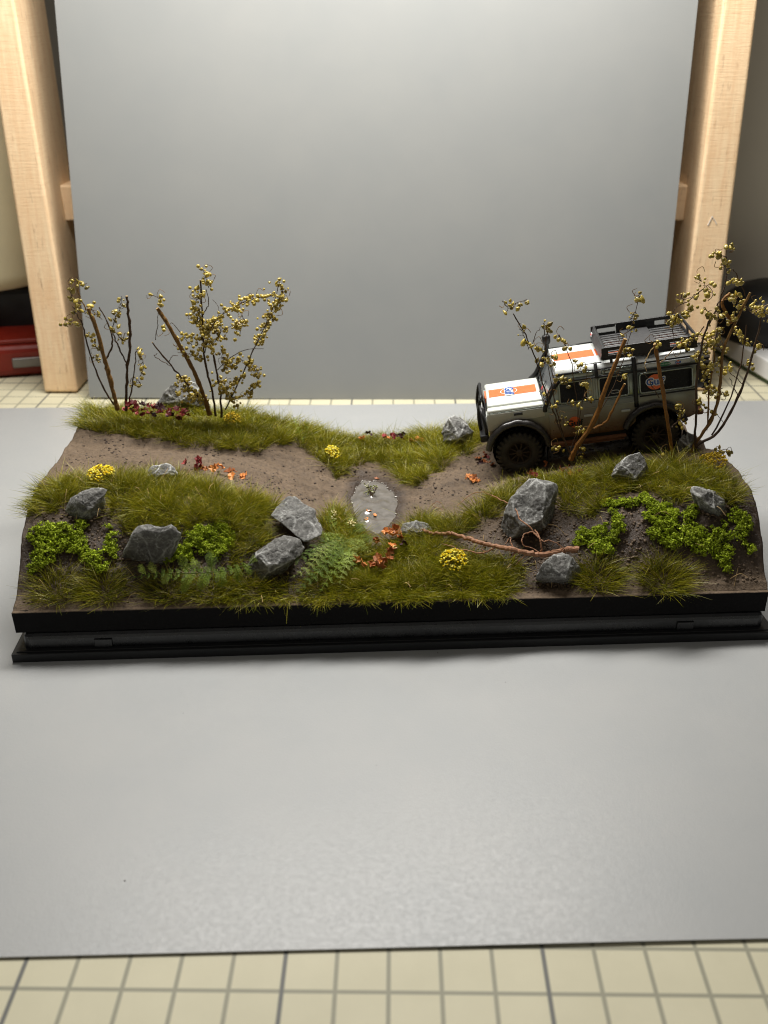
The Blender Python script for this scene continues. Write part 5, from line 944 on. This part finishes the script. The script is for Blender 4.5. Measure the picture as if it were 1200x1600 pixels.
# white shoulder panel with its badges
b = MB(); b.box((5.1, .12, 2.52), (1.5, .16, .2), None, .075); wp = shade(J('shoulder_panel', b, 'car_roof'))
b = MB(); b.prism([(5.0+.19*math.cos(a), 2.515+.065*math.sin(a)) for a in np.linspace(0, 2*math.pi, 24)[:-1]][::-1], .030, .038, 0); ov = J('green_badge', b, 'green_print', wp)
# front shoulder: dark panel with oval vent
b = MB(); b.box((2.1, .1, 2.52), (1.2, .1, .18), None, .045); shade(J('shoulder_panel', b, 'car_silver'))
b = MB(); b.box((3.45, .1, 2.52), (1.0, .1, .18), None, .045); av = shade(J('shoulder_panel', b, 'car_silver'))
V, Fc = ring([(3.18+.14*math.cos(a), 2.52+.07*math.sin(a)) for a in np.linspace(0, 2*math.pi, 20)[:-1]], .048, .014); J('vent_ring', (V, Fc), 'car_dark_grey', av, True)
for k in range(3): b = MB(); b.box((3.65, .046, 2.47+k*.045), (.5, .014, .016)); J('vent_slat', b, 'car_dark_grey', av)
# outer roll cage
b = MB()
b.tube(smoothline([(1.0, -.02, 1.42), (1.03, -.04, 1.6), (1.28, -.03, 2.1), (1.5, -.01, 2.44)], 5), .075, 8)
b.tube([(1.5, .0, 2.40), (6.05, .0, 2.40)], .035, 8); b.tube([(1.5, .0, 2.42), (1.5, .06, 2.64), (6.0, .06, 2.66)], .03, 8)
b.tube(smoothline([(4.02, -.02, 1.16), (4.02, -.03, 2.3), (4.02, .02, 2.6), (4.02, .2, 2.84)], 6), .075, 8)
b.tube(smoothline([(2.78, .0, 2.36), (2.78, .03, 2.6), (2.78, .2, 2.84)], 4), .06, 8); b.tube([(4.15, .0, 1.5), (6.0, .0, 1.5)], .03, 8)
J('roll_cage', b, 'car_black', None, True); b = MB(); b.tube(smoothline([(1.5, T1, 2.44), (1.28, T1+.03, 2.1), (1.0, T1+.02, 1.5)], 5), .07, 8); b.tube([(1.5, T1, 2.42), (6.05, T1, 2.42)], .04, 8); J('roll_cage', b, 'car_black', None, True)
b = MB(); b.box((1.02, -.16, 1.78), (.09, .22, .26), (0, R(20), 0), .04); shade(J('wing_mirror', b, 'car_black')); b = MB(); b.box((1.02, T1+.16, 1.78), (.09, .22, .26), (0, R(20), 0), .04); shade(J('wing_mirror', b, 'car_black'))
# snorkel on the far side
b = MB(); b.tube(smoothline([(.55, T1+.02, 1.45), (.75, T1+.08, 1.62), (.98, T1+.1, 1.82), (1.2, T1+.1, 2.2), (1.42, T1+.1, 2.62), (1.45, T1+.1, 2.92)], 5), .085, 10)
b.lathe([(.01, 2.86), (.13, 2.88), (.15, 2.96), (.15, 3.14), (.11, 3.2), (.01, 3.21)], 'z', (1.45, T1+.1, 0), 18); J('snorkel', b, 'car_black', None, True)
# arches
for cx in (0, WB):
    for sd in (0, 1):
        P = [(x, z) for x, z in arc(cx, .12, .93, 3 if cx == 0 else 18, 172 if cx == 0 else 162, 34)]; V = []; Fc = []; k = 7; n_ = len(P)
        for i, (x, z) in enumerate(P):
            a = math.atan2(z-.12, x-cx); bump_ = .05*max(0, math.sin(a))**2*abs(math.sin((a-.5)*7.5)); prf = [(.0, .0), (.0, -.14), (.05, -.2), (.12+bump_, -.19), (.19+bump_, -.12), (.21, -.02), (.2, .05)]
            for r__, y in prf: V.append((x+math.cos(a)*r__, (y if sd == 0 else T1-y), z+math.sin(a)*r__))
        for i in range(n_-1):
            for j in range(k-1): q = (i*k+j, i*k+j+1, (i+1)*k+j+1, (i+1)*k+j); Fc.append(q if sd == 0 else q[::-1])
        J('wheel_arch', (V, Fc), 'arch_plastic', None, True)
        b = MB(); b.box((cx, .28 if sd == 0 else T1-.28, .62), (1.6, .5, .7), None, .02) if False else b.lathe([(.9, .02 if sd == 0 else T1-.02), (.9, .62 if sd == 0 else T1-.62), (.05, .63 if sd == 0 else T1-.63)], 'y', (cx, 0, .12), 28); J('wheel_well', b, 'car_black')
# sills, steps, chassis, flaps
for y in (-.1, T1+.1):
    b = MB(); b.box((2.35, y, .2), (2.55, .16, .1), None, .03); b.tube([(1.15, y*1.0, .1), (3.55, y, .1)], .045, 8); J('side_step', b, 'mud_brown')
b = MB(); b.box((2.4, T1/2, .12), (6.2, 1.9, .42), None, .05); J('chassis', b, 'car_black')
for sy in (.12, T1-.12):
    for sx_ in (0, WB): b = MB(); b.box((sx_+.98, sy+.02, -.28), (.05, .42, .55), (0, R(6), 0), .015); J('mud_flap', b, 'car_black')
b = MB(); b.box((6.12, T1/2, .6), (.2, 2.6, .2), None, .04); J('rear_bumper', b, 'mud_brown')
b = MB(); b.box((6.03, T1/2, 1.6), (.05, 1.3, 1.7), None, .02); J('rear_door', b, 'car_silver')
for y in (.2, T1-.2): b = MB(); b.box((6.03, y, 1.25), (.05, .16, .3), None, .02); J('tail_light', b, 'red_print')
# wheels
def wheel(cx, cy, cz, sgn, axis='y', rz=0.0, name='wheel'):
    Mx = Matrix.Translation((cx, cy, cz)) @ Euler((0, 0, rz)).to_matrix().to_4x4()
    def tr(b): V, Fc = b.arr(); V = np.array([Mx@Vector(v) for v in V]); return V, Fc
    w_ = .30; b = MB(); b.lathe([(.40, -w_*.8), (.44, -w_), (.56, -w_*1.03), (.68, -w_*.98), (.74, -w_*.84), (.755, -w_*.5), (.755, w_*.5), (.74, w_*.84), (.66, w_*.98), (.56, w_*1.03), (.44, w_), (.40, w_*.8)], 'y', (0, 0, 0), 44)
    b2 = MB()
    for i in range(26):
        a = 2*math.pi*i/26
        for sd2 in (-1, 1):
            a2 = a+(.12 if sd2 > 0 else 0); b2.box((math.cos(a2)*.76, sd2*w_*.68, math.sin(a2)*.76), (.075, w_*.62, .10), (0, -a2, sd2*.18), .012)
            b2.box((math.cos(a2)*.71, sd2*w_*1.0, math.sin(a2)*.71), (.12, .05, .085), (0, -a2, 0), .01)
    V, Fc = tr(b); ty = J('tyre', (V, Fc), 'tyre', None, True) 
    ty.name = name; V, Fc = tr(b2); J('tread', (V, Fc), 'tyre', ty)['kind'] = 'stuff'
    b = MB(); y0 = sgn*w_*.78; b.lathe([(.41, y0*1.18), (.395, y0*1.22), (.36, y0*.8), (.34, y0*.45), (.05, y0*.4)], 'y', (0, 0, 0), 32); V, Fc = tr(b); J('rim', (V, Fc), 'rim', ty, True)
    b = MB()
    for i in range(10):
        a = 2*math.pi*i/10; b.box((math.cos(a)*.23, y0*.86, math.sin(a)*.23), (.28, .05, .05), (0, -a, 0), .012)
    b.lathe([(.13, y0*.5), (.13, y0*.98), (.09, y0*1.12), (.01, y0*1.14)], 'y', (0, 0, 0), 16); V, Fc = tr(b); J('spokes', (V, Fc), 'rim', ty)
    return ty
for cx in (0, WB):
    wheel(cx, .17, 0, -1); wheel(cx, T1-.17, 0, 1)
wheel(6.33, 1.5, 1.75, -1, rz=math.pi/2, name='spare_wheel')
# roof rack
X0, X1, Y0, Y1, Z0, Z1 = 3.02, 6.05, .12, T1-.12, 2.95, 3.32
rk = empty('roof_rack', (0, 0, 0), None, None); rk.parent = car
def K(name, b, mat, smooth=False): return J(name, b, mat, rk, smooth)
b = MB()
for y in (Y0, Y1): b.box(((X0+X1)/2, y, Z0), (X1-X0, .07, .07), None, .02); b.box(((X0+X1)/2, y, Z1), (X1-X0, .07, .06), None, .02)
for x in (X0, X1): b.box((x, (Y0+Y1)/2, Z0), (.07, Y1-Y0, .07), None, .02); b.box((x+(.1 if x == X0 else 0), (Y0+Y1)/2, Z1), (.06, Y1-Y0, .06), None, .02)
K('rack_frame', b, 'car_black')
def sidewall(y):
    b = MB(); H_ = (Z0+Z1)/2; slots = [(X0+.2, X0+.78), (X1-.8, X1-.22)] if True else []
    b.box(((X0+X1)/2, y, H_), (X1-X0-1.7, .045, Z1-Z0), None, .01)
    for a, c_ in slots: b.box(((a+c_)/2, y, Z0+.07), (c_-a+.1, .045, .1), None, .01); b.box(((a+c_)/2, y, Z1-.06), (c_-a+.1, .045, .08), None, .01)
    for x in (X0+.09, X1-.1): b.box((x, y, H_), (.22, .046, Z1-Z0), None, .01)
    K('rack_side', b, 'car_black')
sidewall(Y0); sidewall(Y1)
b = MB(); b.box((X0+.02, (Y0+Y1)/2, (Z0+Z1)/2), (.05, Y1-Y0, .42), (0, R(18), 0), .015); fp = K('rack_front_panel', b, 'car_dark_grey')
b = MB(); b.box((X1-.01, (Y0+Y1)/2, Z0+.06), (.045, Y1-Y0, .12), None, .01); b.box((X1-.01, (Y0+Y1)/2, Z1-.04), (.045, Y1-Y0, .08), None, .01); 
for y in (Y0+.1, (Y0+Y1)/2, Y1-.1): b.box((X1-.01, y, (Z0+Z1)/2), (.046, .2, Z1-Z0), None, .01)
K('rack_rear_panel', b, 'car_black')
ns = 10
for i in range(ns):
    y = Y0+.15+(Y1-Y0-.3)*i/(ns-1); b = MB(); b.box(((X0+X1)/2, y, Z0+.02), (X1-X0-.06, .11, .05), None, .015); K('rack_slat', b, 'car_dark_grey')
b = MB(); b.box((4.45, (Y0+Y1)/2+.05, Z0+.085), (.95, Y1-Y0-.1, .06), None, .02); K('rack_centre_plate', b, 'car_dark_grey')
b = MB()
for x in (X0+.3, 4.5, X1-.3):
    for y in (Y0+.12, Y1-.12): b.box((x, y, Z0-.1), (.09, .07, .2), None, .015)
K('rack_foot', b, 'car_black')
# lettering and emblems
def text(body, size, M, mat, parent, name='lettering', ext=.004, bold=0.0):
    cu = bpy.data.curves.new('t', 'FONT'); cu.body = body; cu.size = size; cu.extrude = ext; cu.align_x = 'CENTER'; cu.align_y = 'CENTER'; cu.offset = bold; cu.resolution_u = 3
    to = bpy.data.objects.new('t', cu); COL.objects.link(to); dg = bpy.context.evaluated_depsgraph_get(); me = bpy.data.meshes.new_from_object(to.evaluated_get(dg)); bpy.data.objects.remove(to); 
    me.transform(M); me.transform(Matrix.Translation(-Vector(JO))); me.materials.clear(); me.materials.append(MAT[mat]); return link(name, me, parent)
def disc(r0, r1, c, M, k=32):
    V = []; Fc = []
    for z in (0, .006):
        for r__ in ((r0, r1) if r0 > 0 else (r1,)):
            V += [(c[0]+r__*math.cos(2*math.pi*i/k), c[1]+r__*math.sin(2*math.pi*i/k), z+c[2]) for i in range(k)]
    if r0 > 0:
        for i in range(k): j = (i+1) % k; Fc += [(2*k+i, 3*k+i, 3*k+j, 2*k+j), (k+i, k+j, 3*k+j, 3*k+i), (i, 2*k+i, 2*k+j, j)]
    else: Fc = [tuple(k+i for i in range(k))]+[(i, (i+1) % k, k+(i+1) % k, k+i) for i in range(k)]
    return np.array([M@Vector(v) for v in V]), Fc
def emblem(M, r, parent, ts, band=True, wide=1.25):
    J('emblem_disc', disc(0, r, (0, 0, 0), M), 'orange_print', parent); J('emblem_ring', disc(r, r*1.12, (0, 0, .002), M), 'white_print', parent)
    if band:
        b = MB(); b.box((0, 0, .010), (r*2*wide, r*.78, .006)); V, Fc = b.arr(); J('emblem_band', (np.array([M@Vector(v) for v in V]), Fc), 'white_print', parent)
    text('Gulf', ts, M@Matrix.Translation((0, 0, .018)), 'blue_print', parent, 'lettering', .003, ts*.03)
RX = Matrix.Rotation(R(90), 4, 'X')
HM = Matrix.Translation((-.1, T1/2, 1.812))@Matrix.Rotation(R(-90), 4, 'Z')
J('emblem_ring', disc(.27, .295, (0, 0, 0), HM), 'white_print', hood); b = MB(); b.box((0, 0, .006), (.86, .3, .006)); V, Fc = b.arr(); J('emblem_band', (np.array([HM@Vector(v) for v in V]), Fc), 'white_print', hood); text('Gulf', .42, HM@Matrix.Translation((0, .0, .014)), 'blue_print', hood, 'lettering', .002, .012)
J('emblem_disc', disc(0, .27, (0, 0, 0), Matrix.Translation((4.66, .024, 1.94))@RX), 'orange_print', nsw)
text('Gulf', .34, Matrix.Translation((4.66, .012, 1.95))@RX, 'white_print', nsw, 'lettering', .002, .035); text('Gulf', .34, Matrix.Translation((4.66, .004, 1.95))@RX, 'blue_print', nsw, 'lettering', .002, .006)
J('emblem_disc', disc(0, .2, (0, 0, 0), Matrix.Translation((1.95, -.046, .9))@RX), 'orange_print', near1)
text('Gulf', .3, Matrix.Translation((1.95, -.075, .86))@RX, 'car_black', near1, 'lettering', .002, .01)
b = MB()
for dx in (0, .09, .18): b.box((1.3+dx, -.036, 1.02+.02*dx), (.03, .012, .1), (0, R(20), 0))
J('badge', b, 'car_black', near1)
emblem(Matrix.Translation((5.42, .036, 2.52))@RX, .07, wp, .11, True, 1.2)
text('LAND ROVER', .055, Matrix.Translation((5.0, .026, 2.515))@RX, 'white_print', wp, 'lettering', .002)
V, Fc = ring([(3.35+.15*math.cos(a), 1.78+.055*math.sin(a)) for a in np.linspace(0, 2*math.pi, 20)[:-1]], .03, .012); J('window_sticker', (V, Fc), 'chrome_pale', near2, True)
b = MB(); b.box((X0-.045, Y1-.35, (Z0+Z1)/2+.02), (.02, .2, .12), (0, R(18), 0)); J('rack_badge', b, 'white_print', rk); b = MB(); b.box((X0-.058, Y1-.35, (Z0+Z1)/2+.02), (.02, .12, .05), (0, R(18), 0)); J('rack_badge', b, 'red_print', rk)
# dried mud splashes under the doors
n_ = 260; x = RNG.uniform(-.6, 5.9, n_); z = .4+np.abs(RNG.normal(0, .22, n_)); k = (np.hypot(x, z-.12) > 1.05) & (np.hypot(x-WB, z-.12) > 1.15); x, z = x[k], z[k]
V, Q = lumps(np.stack([x, -.033+0*x, z], -1), RNG.uniform(.008, .022, len(x)), 1, 1); J('mud_splash', (V, Q), 'mud_brown', tub)['kind'] = 'stuff'
